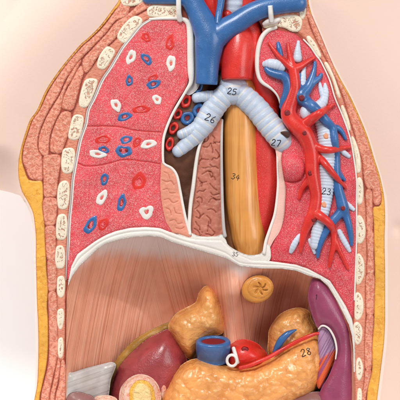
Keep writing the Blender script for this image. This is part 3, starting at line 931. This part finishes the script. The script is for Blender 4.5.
number('27', 276.5, 143, 6.2, [br2], wind, rot=12, r=0.4)

# great vessels at the top
arch = thing('aortic_arch', 'red arched artery trunk behind the blue forked vein at the top', 'artery', (235, 84, -4))
tubes('artery_trunk', [[(222, 60, -14, 14), (228, 40, -15, 15), (236, 28, -16, 15.5), (247, 30, -16, 15), (250, 48, -13, 15)],
                       [(232, 24, -15, 15), (239, 40, -9, 16.5), (238, 56, -6, 17), (237, 72, -5, 16.2), (237, 80, -5, 15.8)],
                       [(240, 30, -14, 15), (252, 50, -14, 15), (262, 72, -17, 14), (268, 92, -22, 13), (268, 112, -28, 12)]], M['red'], arch, remesh=1.1, smooth_it=6, n=32, cap1='flat')
tubes('artery_branch', [[(206, -30, -12, 9.5), (208, -8, -11, 9.5), (213, 10, -12, 9.2), (222, 28, -14, 9)]], M['red'], arch, n=24)
tubes('artery_branch', [[(252, -30, -10, 7.5), (250, -6, -11, 7.5), (246, 10, -13, 8), (240, 26, -15, 9)]], M['red'], arch, n=24)
tubes('artery_branch', [[(228, 14, -9, 5.5), (230, 24, -9.5, 6), (233, 38, -11, 7)]], M['red'], arch, n=20)
nt = thing('neck_windpipe', 'short grey white ringed tube end between red arteries at top edge', 'windpipe', (234, 8, -14))
tubes('tube_wall', [[(235, -30, -11, 9.5), (235, -6, -11, 9.2), (234.5, 8, -12, 8.8), (234, 20, -16, 8)]], M['bronw'], nt, n=28, step=0.8, rmod=rings(5.2))

cava = thing('vena_cava', 'large glossy blue forked vein crossing the top of the chest', 'vein', (208, 82, 0))
tubes('vein_trunk', [[(206.5, 84.5, 1.5, 11.0), (207, 74, 2.2, 11.4), (207.6, 60, 2.6, 12.4), (209, 46, 3, 14.4), (209, 36, 3, 14.5), (203, 22, 2.5, 12.5), (196, 8, 2, 11), (190, -4, 1, 10.5), (184, -20, 0, 10)],
                     [(207, 50, 3, 12), (214, 39, 3.4, 12.4), (225, 29.5, 4, 11.4), (237, 22.5, 4, 10.8), (250, 14, 4, 10.4), (262, 8.6, 4, 10), (276, 5, 3.5, 9.6), (290, 3.5, 3, 9.2), (300, 3, 2.5, 9)],
                     [(196, 2, 1, 9), (180, -2.5, 1.5, 7.5), (162, -3.2, 1.5, 7.2), (147, -2.5, 1.5, 6.5)]], M['blue'], cava, remesh=1.0, smooth_it=8, n=36, flat=0.85, cap0='flat')
tubes('thin_vein', [[(222.5, -30, 3, 3.8), (222, -10, 3, 3.8), (220.5, 4, 3.5, 3.6), (218.5, 15, 5, 3.4), (217.5, 24, 8, 3.2)]], M['blue'], cava, n=20)

peg = thing('peg', 'small upright white peg against the blue vein near the right lung tip', 'peg', (270.5, 21, 14))
tubes('peg_pin', [[(270.2, 5.5, 14.5, 2.4), (270.8, 13, 13, 2.5), (271.5, 22, 8, 2.7)]], M['hook'], peg, n=4, cap0='flat', cap1='flat', smooth=False)
tubes('peg_foot', [[(264, 24, 2, 2.2), (268, 22, 4, 2.8), (274, 21.5, 3, 2.8), (279, 19.5, 1.5, 2.2)]], M['white'], peg, n=12)
pin = thing('strip', 'narrow white strip standing across the blue vein above the dotted lung', 'strip', (178.5, 18, 4))
tubes('strip_bar', [[(178.3, -30, 9, 2.5), (178.6, 0, 9, 2.5), (178.8, 12, 7, 2.6), (180, 20, 2.5, 2.8)]], M['white'], pin, n=10)

# ------------------------------------------------------------------ lung with relief vessels
lun2 = thing('lung', 'lung half with raised branching red and blue vessels and white bronchi', 'lung', (315, 265, -30))
LB = [(272, 28.5), (280, 31), (294, 34), (302, 40.5), (309.5, 48), (316, 57), (320.3, 63), (328, 80), (333.5, 98), (341.5, 116), (348.8, 136), (352.8, 156), (355.8, 180), (356, 200), (356, 240), (355, 270), (354, 299), (352, 317), (346, 305.5), (338, 292.5),
      (330, 280), (320, 274.5), (308, 268), (296, 264), (280, 261.8), (264, 259.5), (268, 250), (274, 240), (281.5, 229), (285, 216), (286, 202), (286.5, 188), (284, 175), (282, 160), (284, 148), (288, 130), (283, 110), (279, 97), (272.5, 89), (263, 82), (259.5, 74),
      (258.5, 62), (259.5, 48), (264, 36)]


def lungb_h(u, v, d):
    return 9 * np.clip(1 - (((u - 292.5) / 13) ** 2 + ((v - 168) / 13.5) ** 2), 0, 1) ** 0.5 + 2.0 * sstep(d, 0, 25) - 7 * sstep(v, 205, 262) * sstep(u, 300, 270)


lt2 = slab('lung_tissue', LB, M['lung_b'], lun2, top=0.4, drop=2.0, rad=3, back=-45, step=1.0, grow=0.8, hf=lungb_h, bumps=(0.8, 0.06, 4),
           grooves=[([(281, 179), (286, 181.5), (294, 182), (301, 180)], 0.8, 1.0), ([(334, 150), (340, 149), (350, 152)], 0.6, 0.7)])
d2 = surf([lt2])
tubes('pleural_rim', [[(276, 27.5, 0.6, 1.8), (268, 30.5, 0.6, 2.2), (262, 37, 0.8, 2.4), (258.3, 48, 0.8, 2.4), (257, 62, 0.6, 2.3), (258, 74, 0.4, 2.1), (262, 82, 0, 1.9), (272, 89, -1, 1.5), (278.3, 97, -1, 1.2), (281.5, 109, -2, 1.1), (283, 122, -3, 1.0)]], M['white'], lun2, n=12)
tubes('pleural_rim', [[(277, 149, -4, 1.0), (277.5, 165, -4, 1.1), (278, 186, -4, 1.3), (275.2, 212, -4, 1.4), (270.3, 228, -3, 1.5), (266, 241, -2, 1.6), (264, 253, -1, 1.8)]], M['white'], lun2, n=10)
slab('pleural_fold', [(274, 138), (284, 140), (288, 146), (286, 160), (286, 178), (287, 190), (286.5, 204), (284.5, 218), (281, 230), (274, 240), (268, 251), (265, 252), (267, 242), (271.5, 228), (276.3, 212), (278.6, 186), (278, 165)], M['fold'], lun2, top=-2.5, drop=1, rad=3, back=-40, step=1.2)


def drape(pts, off=0.0, k=0.35, dep=None):
    dep = dep or d2
    return [(u, v, dep(u, v, 0.0) + r * k + off, max(1.5, r * 1.1)) for (u, v, r) in pts]


# bronchi (lowest)
bk = rings(3.1, 0.05)
bronchi = [[(297.5, 59, 3.8), (297.6, 52, 2.9), (298, 46, 1.8), (298.4, 41.5, 0.9)],
           [(264.5, 64, 2.6), (270, 63.6, 4), (277, 65, 4.2), (282.5, 68, 3.2)],
           [(304.5, 67, 1.2), (303, 74, 2.4), (302, 84, 3.6), (301.5, 92, 3.6)],
           [(325, 84, 1.2), (325.4, 91, 2.6), (324.5, 97, 3.2), (322, 103, 4.2), (315, 110, 6), (307, 113.5, 7.2)],
           [(319.5, 83, 1.0), (321, 90, 2.0), (323.5, 97, 2.8)],
           [(318, 112, 5), (322, 122, 5.8), (325.5, 134, 6.6), (326.8, 148, 6.8), (327, 165, 6.8), (326.8, 180, 6.4), (325.5, 194, 6), (323.5, 207, 5.6), (320, 221, 5), (316.5, 234, 4.6), (314.5, 246, 3.6)],
           [(340, 149.5, 1.8), (345, 153.5, 2.2), (349, 156.5, 1.6)],
           [(346, 202.5, 1.6), (350, 206.5, 2.0), (353.5, 209.5, 1.6)],
           [(300, 236, 2.2), (296, 241.5, 2.5), (293, 247, 2.4), (290.8, 252, 1.6)],
           [(339, 231, 2.0), (343, 239, 2.4), (347, 246, 2.2), (349.5, 251, 1.5)],
           [(310, 240, 2.0), (312.5, 246, 2.0), (315, 253, 1.4)]]
dlow = d2
groups_b = [[0], [1], [2], [3, 4, 5], [6], [7], [8], [9], [10]]
trunk_b = None
for g in groups_b:
    o = tubes('bronchus', [drape([(u, v, r * 1.12) for u, v, r in bronchi[i]], -0.2) for i in g], M['bronw'], lun2, n=20, step=0.7, rmod=bk, flat=0.8)
    if 3 in g:
        trunk_b = o
d2 = surf([lt2, trunk_b])
# veins
veins = [[drape([(278, 43, 1.6), (279.2, 49, 2.3), (281, 57, 2.0)], 0.5)],
         [drape([(266, 68.5, 2.2), (270, 72, 3.0), (277, 74.5, 3.6), (284, 76.5, 4), (287.5, 83, 4), (287.6, 92, 4.2), (285, 101, 4.2), (282.5, 107, 3)], 0.8)],
         [drape([(315, 62, 1.2), (314, 70, 2.0), (311.5, 79, 3.2), (308, 87, 4.2), (301.5, 95.5, 6.0), (306, 102, 5.2), (313, 107, 4.6), (319, 113, 4.2), (325, 120, 4), (332, 128, 3.6), (334.5, 140, 3.2), (335.8, 155, 3.4), (336, 170, 3.8), (337.5, 185, 3.8), (340.5, 198, 4.4), (343, 208, 5),
                 (346, 216, 3.4), (349, 226, 2.8), (350.8, 236, 2.2), (351.6, 245, 1.2)], 1.2),
          drape([(321.5, 74, 1.2), (319, 78, 2.0), (313.5, 82, 2.8), (308.5, 87, 3.6)], 1.2),
          drape([(300, 74, 1.4), (299.5, 84, 2.6), (300.5, 94, 4)], 1.0),
          drape([(332, 127, 2.8), (337.5, 128, 2.5), (342, 132, 2.0), (345.5, 139, 1.2)], 1.0),
          drape([(336.5, 162, 1.0), (338.5, 171, 2.0), (341.5, 176, 1.8), (344.5, 180, 1.0)], 1.0),
          drape([(343, 208, 4), (338, 215, 3.8), (331.5, 222.5, 3.6), (326, 231, 3.2), (321.5, 240, 2.8), (319, 248, 2.2), (317.5, 257, 1.4)], 1.2)]]
for g in veins:
    vo = tubes('vein', [[(u, v, d_, r * 1.12) for u, v, d_, r in p] for p in g], M['blue'], lun2, remesh=0.55, smooth_it=5, n=18)
d2 = surf([lt2, trunk_b, vo])
# arteries
arts = [[(269, 43, 1.2), (274, 50, 2.0), (280, 57.5, 2.6), (287, 64, 3.4), (293, 69, 4.4)],
        [(288, 43, 1.2), (289, 51, 2.2), (291, 60, 3.0), (293, 69, 4.2)],
        [(314.5, 57.5, 1.2), (307, 62, 2.4), (300, 66.5, 3.4), (293, 69, 4.4)],
        [(293, 68, 4.6), (294.5, 78, 5), (295, 88, 5.4), (292, 99, 6), (288.5, 110, 7), (290, 118, 7.4), (297, 126, 8), (304, 133, 8), (309, 143, 7.4), (312, 156, 6.8), (312.6, 172, 6.6), (315, 186, 6), (316.5, 198, 5.8), (314, 212, 5.8), (309, 222, 4.6), (304.5, 232, 3.6), (302, 242, 2.6), (300.5, 252, 1.4)],
        [(303, 126, 5.4), (311, 119.5, 4.8), (320, 113, 3.7), (327, 108.5, 2.8), (334, 104.5, 1.5)],
        [(306, 136, 6), (312, 144, 5), (320, 148.5, 3.8), (330, 150, 3.2), (341, 148.4, 2.6), (350, 147, 1.4)],
        [(310, 146, 5), (318, 155, 3.8), (327, 166, 3.2), (336, 177, 2.6), (345.5, 188, 1.4)],
        [(312, 176, 4.2), (306, 183, 3.2), (301.5, 190, 2.4), (299, 199, 1.2)],
        [(314, 212, 4.8), (321, 216.5, 4.2), (329, 223, 3.8), (333.5, 231, 3.4), (334, 243, 3), (331.5, 255, 2.4), (329, 267, 1.3)],
        [(334, 236, 2.8), (338, 247, 2.4), (343, 258, 2), (348, 269, 1)]]
ao = tubes('artery', [drape(p, 1.2, 0.4) for p in arts], M['red'], lun2, remesh=0.6, smooth_it=6, n=22)
da = surf([ao])
for (u, v, r) in [(287.6, 113, 2.6), (304.5, 133, 2.0), (310.5, 173, 2.2), (313.8, 219, 2.4)]:
    polar('vessel_opening', u, v, da(u, v), blob(r, r * 1.05, 0, 0.06, 1), [(1.3, -1), (1.0, 0.35), (0.5, 0.25), (0.05, 0.2)], M['lumen'], lun2, 18)
dv = surf([vo])
for (u, v, r) in [(301.5, 97.5, 2.6), (343, 208, 2.0)]:
    polar('vessel_opening', u, v, dv(u, v), blob(r, r * 1.05, 0, 0.06, 2), [(1.3, -1), (1.0, 0.35), (0.5, 0.25), (0.05, 0.2)], M['lumen'], lun2, 18)
db = surf([trunk_b])
for (u, v, r) in [(326, 136, 2.2), (324, 204.5, 2.2)]:
    polar('vessel_opening', u, v, db(u, v), blob(r, r * 1.2, 0, 0.1, 4), [(1.3, -1), (1.0, 0.75), (0.5, 0.6), (0.05, 0.6)], M['orangedot'], lun2, 18)
number('23', 327, 191.5, 6, [trunk_b], lun2, rot=8, r=0.36)
slab('bronchus_opening', [(280.5, 132.5), (284, 131.2), (289, 132), (290, 135), (288, 138), (284.5, 136)], M['dark'], lun2, top=7.3, drop=0.8, rad=1.5, back=0, step=0.7)

# ------------------------------------------------------------------ diaphragm
dia = thing('diaphragm', 'domed salmon diaphragm muscle with fine fibres below the lungs', 'diaphragm', (210, 300, -60))
BOWL = [(66.5, 292), (68, 284), (72, 275), (80, 264.5), (90, 255), (98, 247.5), (106, 242.5), (120, 238.6), (134, 236), (150, 235), (162, 236.5), (172, 241), (190, 246.5), (210, 252.5), (226, 257), (240, 265), (260, 267.5), (280, 267.6), (296, 269.7), (308, 274.5), (320, 277.5),
        (329, 286), (337, 299), (344, 313), (350, 330), (353.5, 345), (354.5, 370), (355, 402), (355, 466), (66, 466), (65.5, 400), (66, 340)]


def bowl_h(u, v, d):
    wl = 92 - 22 * sstep(u, 110, 225)
    t = np.clip(d / wl, 0, 1)
    h = -76 * np.sin(t * math.pi / 2)
    h = h + 40 * np.exp(-((u - 232) / 20) ** 2) * sstep(v, 262, 296)
    h = h - 30 * np.exp(-((u - 287) / 20) ** 2 - ((v - 290) / 20) ** 2)
    h = h + 1.1 * vnoise(u, v, 0.03, 6)
    return h


def bowl_attr(u, v, d):
    w = v - 270
    fa = u + 0.25 * w - 0.0006 * w ** 2
    fb = u - 0.27 * w + 37
    fc = u - 0.12 * w + 91
    fd = u + 0.30 * w + 140 - 0.0012 * w ** 2
    wob = 0.5 * vnoise(u, v, 0.02, 9)
    z = sstep(u + 4 * vnoise(u, v, 0.05, 2), 138, 166) * (1 - sstep(u, 203, 221)) + sstep(u, 242, 262)
    topv = np.interp(u, [60, 70, 80, 98, 120, 150, 172, 210, 240, 262, 300, 330], [292, 272, 262, 250, 249, 251, 253, 259, 270, 262, 255, 255])
    n = vnoise(u, v, 0.04, 3) + 1.6 * vnoise(fa * 3, v, 0.05, 5)
    ten = sstep(topv + 1 + 2.5 * n - v, -15, 10) * (1 - sstep(u, 250, 266))
    return {'fib': np.where(u < 180, fa, fc) + wob, 'fib2': np.where(u < 232, fb, fd) + wob, 'zone': z, 'tendon': ten}


slab('diaphragm_muscle', BOWL, M['diaph'], dia, top=-1.0, drop=0, back=-100, step=1.6, hf=bowl_h, extra=bowl_attr, smooth=False)
RIM_T = [(68.2, 281), (71, 266.5), (77.3, 254), (86, 247.6), (95, 241), (106, 234.8), (116, 230.9), (130, 227.8), (146, 226.8), (160, 228), (172, 232.5), (184, 237), (192, 238.5), (206, 239.5), (222, 240), (228, 246), (238, 254), (252, 260), (266, 260.5), (280, 262.3), (296, 264.6), (308, 268.6), (320, 275),
         (330, 280.7), (338, 293.2), (346, 306.2), (352, 319), (354.5, 332), (355, 350), (355, 372)]
RIM_B = [(353.6, 372), (353.2, 350), (352, 336), (349, 325), (343, 312.5), (336, 299), (328, 286), (320, 278.8), (308, 275.4), (296, 270.6), (280, 268.5), (260, 268.4), (240, 266), (226, 258), (210, 253.4), (190, 247.4), (172, 242), (162, 237.3), (150, 236), (134, 237), (120, 239.5), (106, 243.5), (98, 248.5), (90, 256), (80, 265.5), (72, 276), (68, 286)]
mid = [(73, 268), (79, 258.5), (88, 251), (97, 244), (107, 238.5), (118, 234.6), (132, 231.8), (148, 231), (160, 232), (172, 237), (190, 242.6), (210, 247.5), (226, 253), (240, 262.4), (260, 264.4), (280, 265.2), (296, 267.4), (308, 271.6), (320, 276.8), (329, 283), (337, 296), (344, 309)]
slab('diaphragm_rim', RIM_T + RIM_B, M['white'], dia, top=1.6, drop=2.2, rad=2.6, back=-12, step=0.9, grooves=[(mid, 0.7, 0.8)], smooth=False)
slab('rim_floor', [(174, 229), (182, 229), (190, 232), (200, 236), (216, 236), (222, 234), (226, 240), (228, 244.5), (235, 249.5), (247, 254.5), (259, 254), (263, 250), (266, 244), (270, 246), (268, 262), (240, 264), (214, 252), (188, 246)], M['white'], dia, top=-2.0, drop=0.8, rad=2, back=-12, step=1.6)
number('35', 235.5, 254.2, 4.0, [o for o in COL.objects if o.name.startswith(('diaphragm_rim', 'rim_floor'))], dia, rot=5, r=0.25)
slab('tendon_patch', [(66, 376), (74, 372), (86, 368), (100, 364.5), (112, 362), (116, 366), (111, 380), (108, 398), (100, 410), (66, 410)], M['tendon'], dia, top=-26, drop=6, rad=9, back=-70, step=1.4, hf=lambda u, v, d: 25 * sstep(u, 108, 68), bumps=(0.9, 0.07, 2),
     extra=lambda u, v, d: {'fib': v + 0.35 * u, 'fib2': v + 0.35 * u, 'zone': 0 * u})

stump = thing('oesophagus_stump', 'round ochre cut tube end with star shaped slit under the diaphragm', 'oesophagus end', (257, 290, -35))
sb = []
c0 = (260.5, 288.5)
for k in range(6):
    a = math.radians(k * 60 + 15)
    sb.append(([(c0[0] + 1.2 * math.cos(a), c0[1] + 1.0 * math.sin(a)), (c0[0] + 4 * math.cos(a + .3), c0[1] + 3.2 * math.sin(a + .3)), (c0[0] + 7 * math.cos(a), c0[1] + 6 * math.sin(a))], 0.8, 1.6))
st_out = [(257.5 + 16.2 * math.cos(a) * math.cos(-.35) - 13.6 * math.sin(a) * math.sin(-.35), 289 + 16.2 * math.cos(a) * math.sin(-.35) + 13.6 * math.sin(a) * math.cos(-.35)) for a in np.linspace(0, 2 * math.pi, 20, endpoint=False)]
st_in = [(260 + 12.2 * math.cos(a) * math.cos(-.35) - 10 * math.sin(a) * math.sin(-.35), 287.8 + 12.2 * math.cos(a) * math.sin(-.35) + 10 * math.sin(a) * math.cos(-.35)) for a in np.linspace(0, 2 * math.pi, 20, endpoint=False)]
slab('tube_wall', st_out, M['stump'], stump, top=-7, drop=4, rad=4.5, back=-62, step=0.8, bumps=(0.5, 0.12, 4))
slab('cut_face', st_in, M['stump'], stump, top=-5.6, drop=1.2, rad=2.5, back=-14, step=0.5, grooves=sb, bumps=(0.6, 0.2, 6))


# ------------------------------------------------------------------ belly organs
def lobes(amp, s_, seed):
    """lobule relief on top of the inflated body"""
    def f(u, v, d):
        k = np.clip(d / 3, 0, 1)
        x = vvoro(u + 3 * vnoise(u, v, 0.06, seed), v + 3 * vnoise(u, v, 0.06, seed + 7), s_, seed)
        return (amp * (0.55 - np.clip(x, 0, 1) ** 1.3) + 0.5 * amp * vnoise(u, v, s_ * 0.6, seed + 2)) * k
    return f


def lobe_attr(s_, seed):
    def f(u, v, d):
        return {'lobe': vvoro(u + 3 * vnoise(u, v, 0.06, seed), v + 3 * vnoise(u, v, 0.06, seed + 7), s_, seed)}
    return f


def soft(amp, s_, seed):
    return lambda u, v, d: amp * vnoise(u, v, s_, seed) * np.clip(d / 3, 0, 1)


kid = thing('kidney', 'dark red kidney with an olive brown fatty border', 'kidney', (145, 400, -50))
slab('fat_capsule', [(166, 323), (158, 326.5), (148, 331), (134, 340), (122, 352), (112, 366), (108, 380), (107, 398), (108, 430), (150, 440), (184, 410), (190, 362), (172, 326)], M['capsule'], kid, top=-45, drop=6, rad=6, back=-85, step=1.5, bumps=(0.8, 0.12, 2))
slab('kidney_body', [(166, 329), (158, 333), (148, 338), (136, 348), (124, 360), (116, 372), (112, 384), (111.5, 400), (114, 425), (150, 432), (178, 404), (184, 384), (188, 364), (180, 342), (172, 331)], M['kidney'], kid, top=-44, drop=0, back=-75, step=1.3, inflate=(27, 34), relax=40, hf=soft(0.5, 0.05, 2))

adr = thing('adrenal_gland', 'tall ochre triangular gland resting on the dark red kidney', 'gland', (200, 350, -45))
slab('gland_body', [(168, 327), (172, 318), (177, 312.5), (186, 307.5), (195.5, 302), (199, 292), (206, 285.5), (214.5, 289), (220.5, 299), (223.5, 312), (225, 322), (223, 333), (210, 338), (199, 350), (191, 360), (181, 351), (173, 339)], M['adrenal'], adr, top=-44, drop=0, back=-75, step=0.9, inflate=(24, 15), relax=40, hf=lobes(2.3, 0.13, 4), extra=lobe_attr(0.13, 4))
adr2 = thing('adrenal_gland', 'small dimpled ochre gland with a blue vein beside the purple spleen', 'gland', (288, 350, -45))
slab('gland_body', [(268, 340), (268.5, 331), (273, 322), (280, 314), (290, 309), (300, 307.5), (309, 311), (312, 320), (318, 330), (322, 345), (300, 362), (275, 362), (268, 352)], M['adrenal'], adr2, top=-46, drop=0, back=-75, step=0.9, inflate=(22, 14), relax=40, hf=lobes(3.0, 0.14, 8), extra=lobe_attr(0.14, 8))
tubes('blue_vein', [[(275, 352, -22, 2.6), (277.5, 347, -20, 3.4), (281.5, 340, -18.5, 3.8), (287, 334.5, -18, 3.2), (292, 331.5, -19, 2.0), (296, 329.8, -20, 0.9)]], M['blue'], adr2, n=20)

ivc = thing('vein_stump', 'short blue vein stub with a dark red opening on top', 'vein', (213, 362, -25))
acc = [[], [], []]
tiers = [(0.0, 16.4, 5.6), (1.2, 17.3, 6.0), (4, 17.6, 6.2), (8, 17.5, 6.2), (14, 16.8, 6.0), (19, 15.8, 6)]
nseg = 40


def stub(cu, cv, d0, tiers, inner, nm, mat, lm, parent, tilt):
    vs, fs = [], []
    rows = []
    prof_ = [(0.6, inner[0], inner[1]), (-0.6, inner[0] * 1.03, inner[1] * 1.05)] + tiers
    seq = [(2.0, inner[0] * 0.98, inner[1] * 0.96)] + [(-0.1, inner[0], inner[1])] + tiers
    for (dy, rx, ry) in seq:
        rows.append(len(vs))
        for k in range(nseg):
            a = 2 * math.pi * k / nseg
            # the tube leans towards the viewer: its round mouth is seen foreshortened
            vs.append(P(cu + rx * math.cos(a), cv + dy + ry * math.sin(a), d0 + rx * math.sin(a) * tilt - dy * 0.9))
    for a, b in zip(rows[:-1], rows[1:]):
        for k in range(nseg):
            k2 = (k + 1) % nseg
            fs.append((a + k, b + k, b + k2, a + k2))
    fs.append(tuple(rows[-1] + k for k in range(nseg)))
    o = link(nm, vs, fs, mat, parent)
    vs2 = [P(cu + inner[0] * 1.0 * math.cos(2 * math.pi * k / nseg), cv + 1.0 + inner[1] * math.sin(2 * math.pi * k / nseg), d0 + inner[0] * math.sin(2 * math.pi * k / nseg) * tilt) for k in range(nseg)]
    link('lumen', vs2, [tuple(reversed(range(nseg)))], lm, o)
    return o


stub(213.2, 340.8, -17, tiers, (12.2, 3.6), 'vein_wall', M['blue'], M['lumen'], ivc, 0.75)

aost = thing('artery_stump', 'round red artery stub tied with a white loop of cord', 'artery', (248, 366, -25))
ab = slab('artery_wall', [(226, 352), (231, 343), (239, 339.4), (247, 339.4), (256, 342.5), (263, 348.5), (268, 356), (266, 366), (246, 372), (228, 368)], M['red'], aost, top=-40, drop=0, back=-60, step=1.0, inflate=(26, 16), relax=40, hf=soft(0.4, 0.06, 3))
das = surf([ab])
polar('vessel_opening', 245, 350.5, das(245, 350.5), blob(2.8, 3.0, 0, 0.08, 3), [(1.4, -1.5), (1.0, 0.3), (0.5, 0.0), (0.05, -0.1)], M['lumen'], aost, 18)
tubes('cord_bar', [[(233.5, 348.3, das(234, 349) + 2, 2.0), (235.5, 355, das(236, 355) + 3, 2.0), (237.6, 362.5, das(238, 362) + 3, 1.9)]], M['hook'], aost, n=12)
lp = []
for a in np.linspace(0, 2 * math.pi, 15):
    lp.append((232 + 5.0 * math.cos(a + 5.2), 360.5 + 5.6 * math.sin(a + 5.2), -12 + 2 * math.cos(a), 1.5))
tubes('cord_loop', [lp], M['hook'], aost, n=10)

pan = thing('pancreas', 'large lumpy orange pancreas lying across the bottom', 'pancreas', (240, 400, -15))
PANC = [(150, 440), (155, 408), (160, 396), (166, 387), (172, 375), (178, 368), (184, 363), (192, 359.2), (201, 358.5), (212, 361.5), (226, 365.5), (240, 367.5), (252, 365.5), (262, 361.5), (273, 357), (284, 350), (295, 343.5), (306, 338), (314, 334.5), (319, 335.5), (323.5, 343), (327, 356), (326.5, 369), (324, 381), (318, 392), (304, 402), (285, 412), (262, 440)]
pb = slab('pancreas_body', PANC, M['pancreas'], pan, top=-30, drop=0, back=-55, step=0.9, inflate=(27, 22), relax=40, hf=lobes(2.1, 0.14, 11), extra=lobe_attr(0.14, 11))
dp = surf([pb])
art = [(240, 368), (250, 365.3), (258, 361.8), (268, 357.6), (276, 353), (284, 348.5), (292, 344), (300, 340), (308, 336.5), (316, 333.6), (320, 333.5)]
tubes('splenic_artery', [[(u, v, -13 + 2.5 * math.sin(i * 0.9), 2.1 if i < 9 else 1.6) for i, (u, v) in enumerate(art)]], M['red'], pan, n=16)
number('28', 306.5, 352, 7, [pb], pan, rot=-14, r=0.42)

spl = thing('spleen', 'smooth purple spleen curving along the right cavity wall', 'spleen', (335, 400, -20))
SPL = [(312.5, 280), (316, 277.5), (321, 278.5), (329, 285.5), (336, 295), (342, 306), (347, 317), (350.5, 328), (352.2, 345), (352.8, 370), (352.6, 404), (352, 440), (320, 440), (319, 402), (322, 389), (329, 377), (335, 362), (337.5, 350), (335.5, 338), (330, 329), (324.5, 324.8), (319, 328), (315.5, 322), (311.5, 310), (308.8, 296)]
spb = slab('spleen_body', SPL, M['spleen'], spl, top=-9, drop=0, back=-60, step=1.1, grow=0.9, inflate=(11, 15), relax=40, hf=soft(0.6, 0.04, 5))
number('1', 316.5, 297, 5, [spb], spl, rot=5, r=0.25)
tubes('hilum_rim', [[(318.5, 329, -8, 0.8), (321.5, 326, -5, 1.0), (325.5, 326.3, -4, 1.0), (330, 330, -4, 1.1), (334.5, 338.5, -4, 1.1), (336.6, 349, -4, 1.0), (335.6, 359, -5, 0.7)]], M['white'], spl, n=10)
slab('hilum_vessels', [(318, 330), (323, 326), (329, 330), (334, 338), (336.5, 350), (334, 362), (327.5, 376), (321, 388), (317, 384), (318, 352)], M['hilv'], spl, top=-12, drop=5, rad=5, back=-50, step=1.0, hf=lambda u, v, d: 3.5 * sstep(u, 336, 322),
     extra=lambda u, v, d: {'low': sstep(v + 0.6 * (u - 328), 345, 362), 'fib': u * 1.0 + 0.55 * (v - 350), 'fib2': u * 1.0 + 0.55 * (v - 350), 'zone': 0 * u})

duo = thing('intestine_stump', 'cut pink bowel end with yellow lining at the bottom', 'bowel', (140, 404, -10))
slab('bowel_wall', [(119, 402), (120, 390), (124, 383), (130, 377.5), (138, 374.2), (147, 375.2), (154, 379.5), (159, 387), (161, 397), (160, 415), (140, 425), (122, 415)], M['gut'], duo, top=-14, drop=0, back=-60, step=0.9, inflate=(15, 9), relax=40, hf=soft(1.2, 0.13, 3))
slab('bowel_lining', [(129, 394), (131.5, 386), (137, 380.6), (145, 380.2), (151.5, 385), (154.6, 393), (154, 404), (144, 412), (132, 406)], M['gutyel'], duo, top=3, drop=2.2, rad=4, back=-20, step=0.7, hf=lambda u, v, d: 2.2 * sstep(d, 2.5, 5.5), bumps=(1.0, 0.16, 3))
slab('bowel_loop', [(157, 384), (161, 378.5), (166, 379), (169, 386), (167, 400), (160, 412), (156, 398)], M['gut'], duo, top=-26, drop=0, back=-60, step=1.0, inflate=(10, 6), relax=40, hf=soft(0.8, 0.12, 7))

ll = thing('bowel_loop', 'pale pink bowel fold peeking up in the bottom left corner', 'bowel', (96, 404, -10))
slab('loop_wall', [(92, 402), (96, 396.5), (104, 395), (112, 396), (118, 401), (120, 420), (92, 420)], M['gut'], ll, top=-14, drop=0, back=-60, step=1.0, inflate=(12, 9), relax=40, hf=soft(0.6, 0.1, 5))
sm = thing('stomach_edge', 'mauve organ edge in the corner below the grey tendon', 'stomach', (80, 404, -10))
slab('edge_wall', [(66, 402), (69, 394), (77, 391.5), (86, 393.5), (94, 398), (100, 420), (66, 420)], M['mauve'], sm, top=-1, drop=0, back=-60, step=1.2, inflate=(10, 12), relax=40, hf=soft(0.5, 0.08, 5))
sm2 = thing('stomach_edge', 'greyish purple organ edge under the orange pancreas tip', 'stomach', (312, 404, -10))
slab('edge_wall', [(288, 404), (298, 396.5), (309, 392.5), (319, 391.5), (326, 394), (330, 402), (330, 430), (288, 430)], M['mauve'], sm2, top=-14, drop=0, back=-60, step=1.2, inflate=(12, 8), relax=40, hf=soft(0.5, 0.08, 5))

# ------------------------------------------------------------------ light, camera
w = bpy.data.worlds.new('World')
sc.world = w
w.use_nodes = True
bg = w.node_tree.nodes['Background']
bg.inputs[0].default_value = (1.0, 0.985, 0.97, 1)
bg.inputs[1].default_value = 0.33


def area(name, loc, target, size, power, col=(1, 1, 1)):
    l = bpy.data.lights.new(name, 'AREA')
    l.shape = 'RECTANGLE'
    l.size, l.size_y = size
    l.energy = power
    l.color = col
    o = bpy.data.objects.new(name, l)
    COL.objects.link(o)
    o.location = loc
    o.rotation_euler = (Vector(target) - Vector(loc)).to_track_quat('-Z', 'Y').to_euler()
    return o


area('softbox_key', (-0.7, -2.6, 2.4), (0, 0, 0), (1.1, 1.0), 88, (1.0, 0.985, 0.96))
area('softbox_fill', (2.1, -2.4, 0.6), (0, 0, 0), (1.5, 1.6), 31, (1.0, 0.99, 0.98))
area('backdrop_lamp', (-0.75, 0.0, 0.55), (-0.35, 0.37, -0.05), (0.4, 0.4), 4.4)

cam = bpy.data.cameras.new('camera')
cam.sensor_width = 36
cam.lens = 36 * D / 400
cam.clip_end = 50
co = bpy.data.objects.new('camera', cam)
COL.objects.link(co)
co.location = (0, -D * S, 0)
co.rotation_euler = (math.radians(90), 0, 0)
sc.camera = co
sc.view_settings.view_transform = 'Standard'
sc.view_settings.look = 'None'
sc.view_settings.exposure = 0
sc.render.resolution_x = sc.render.resolution_y = 1024
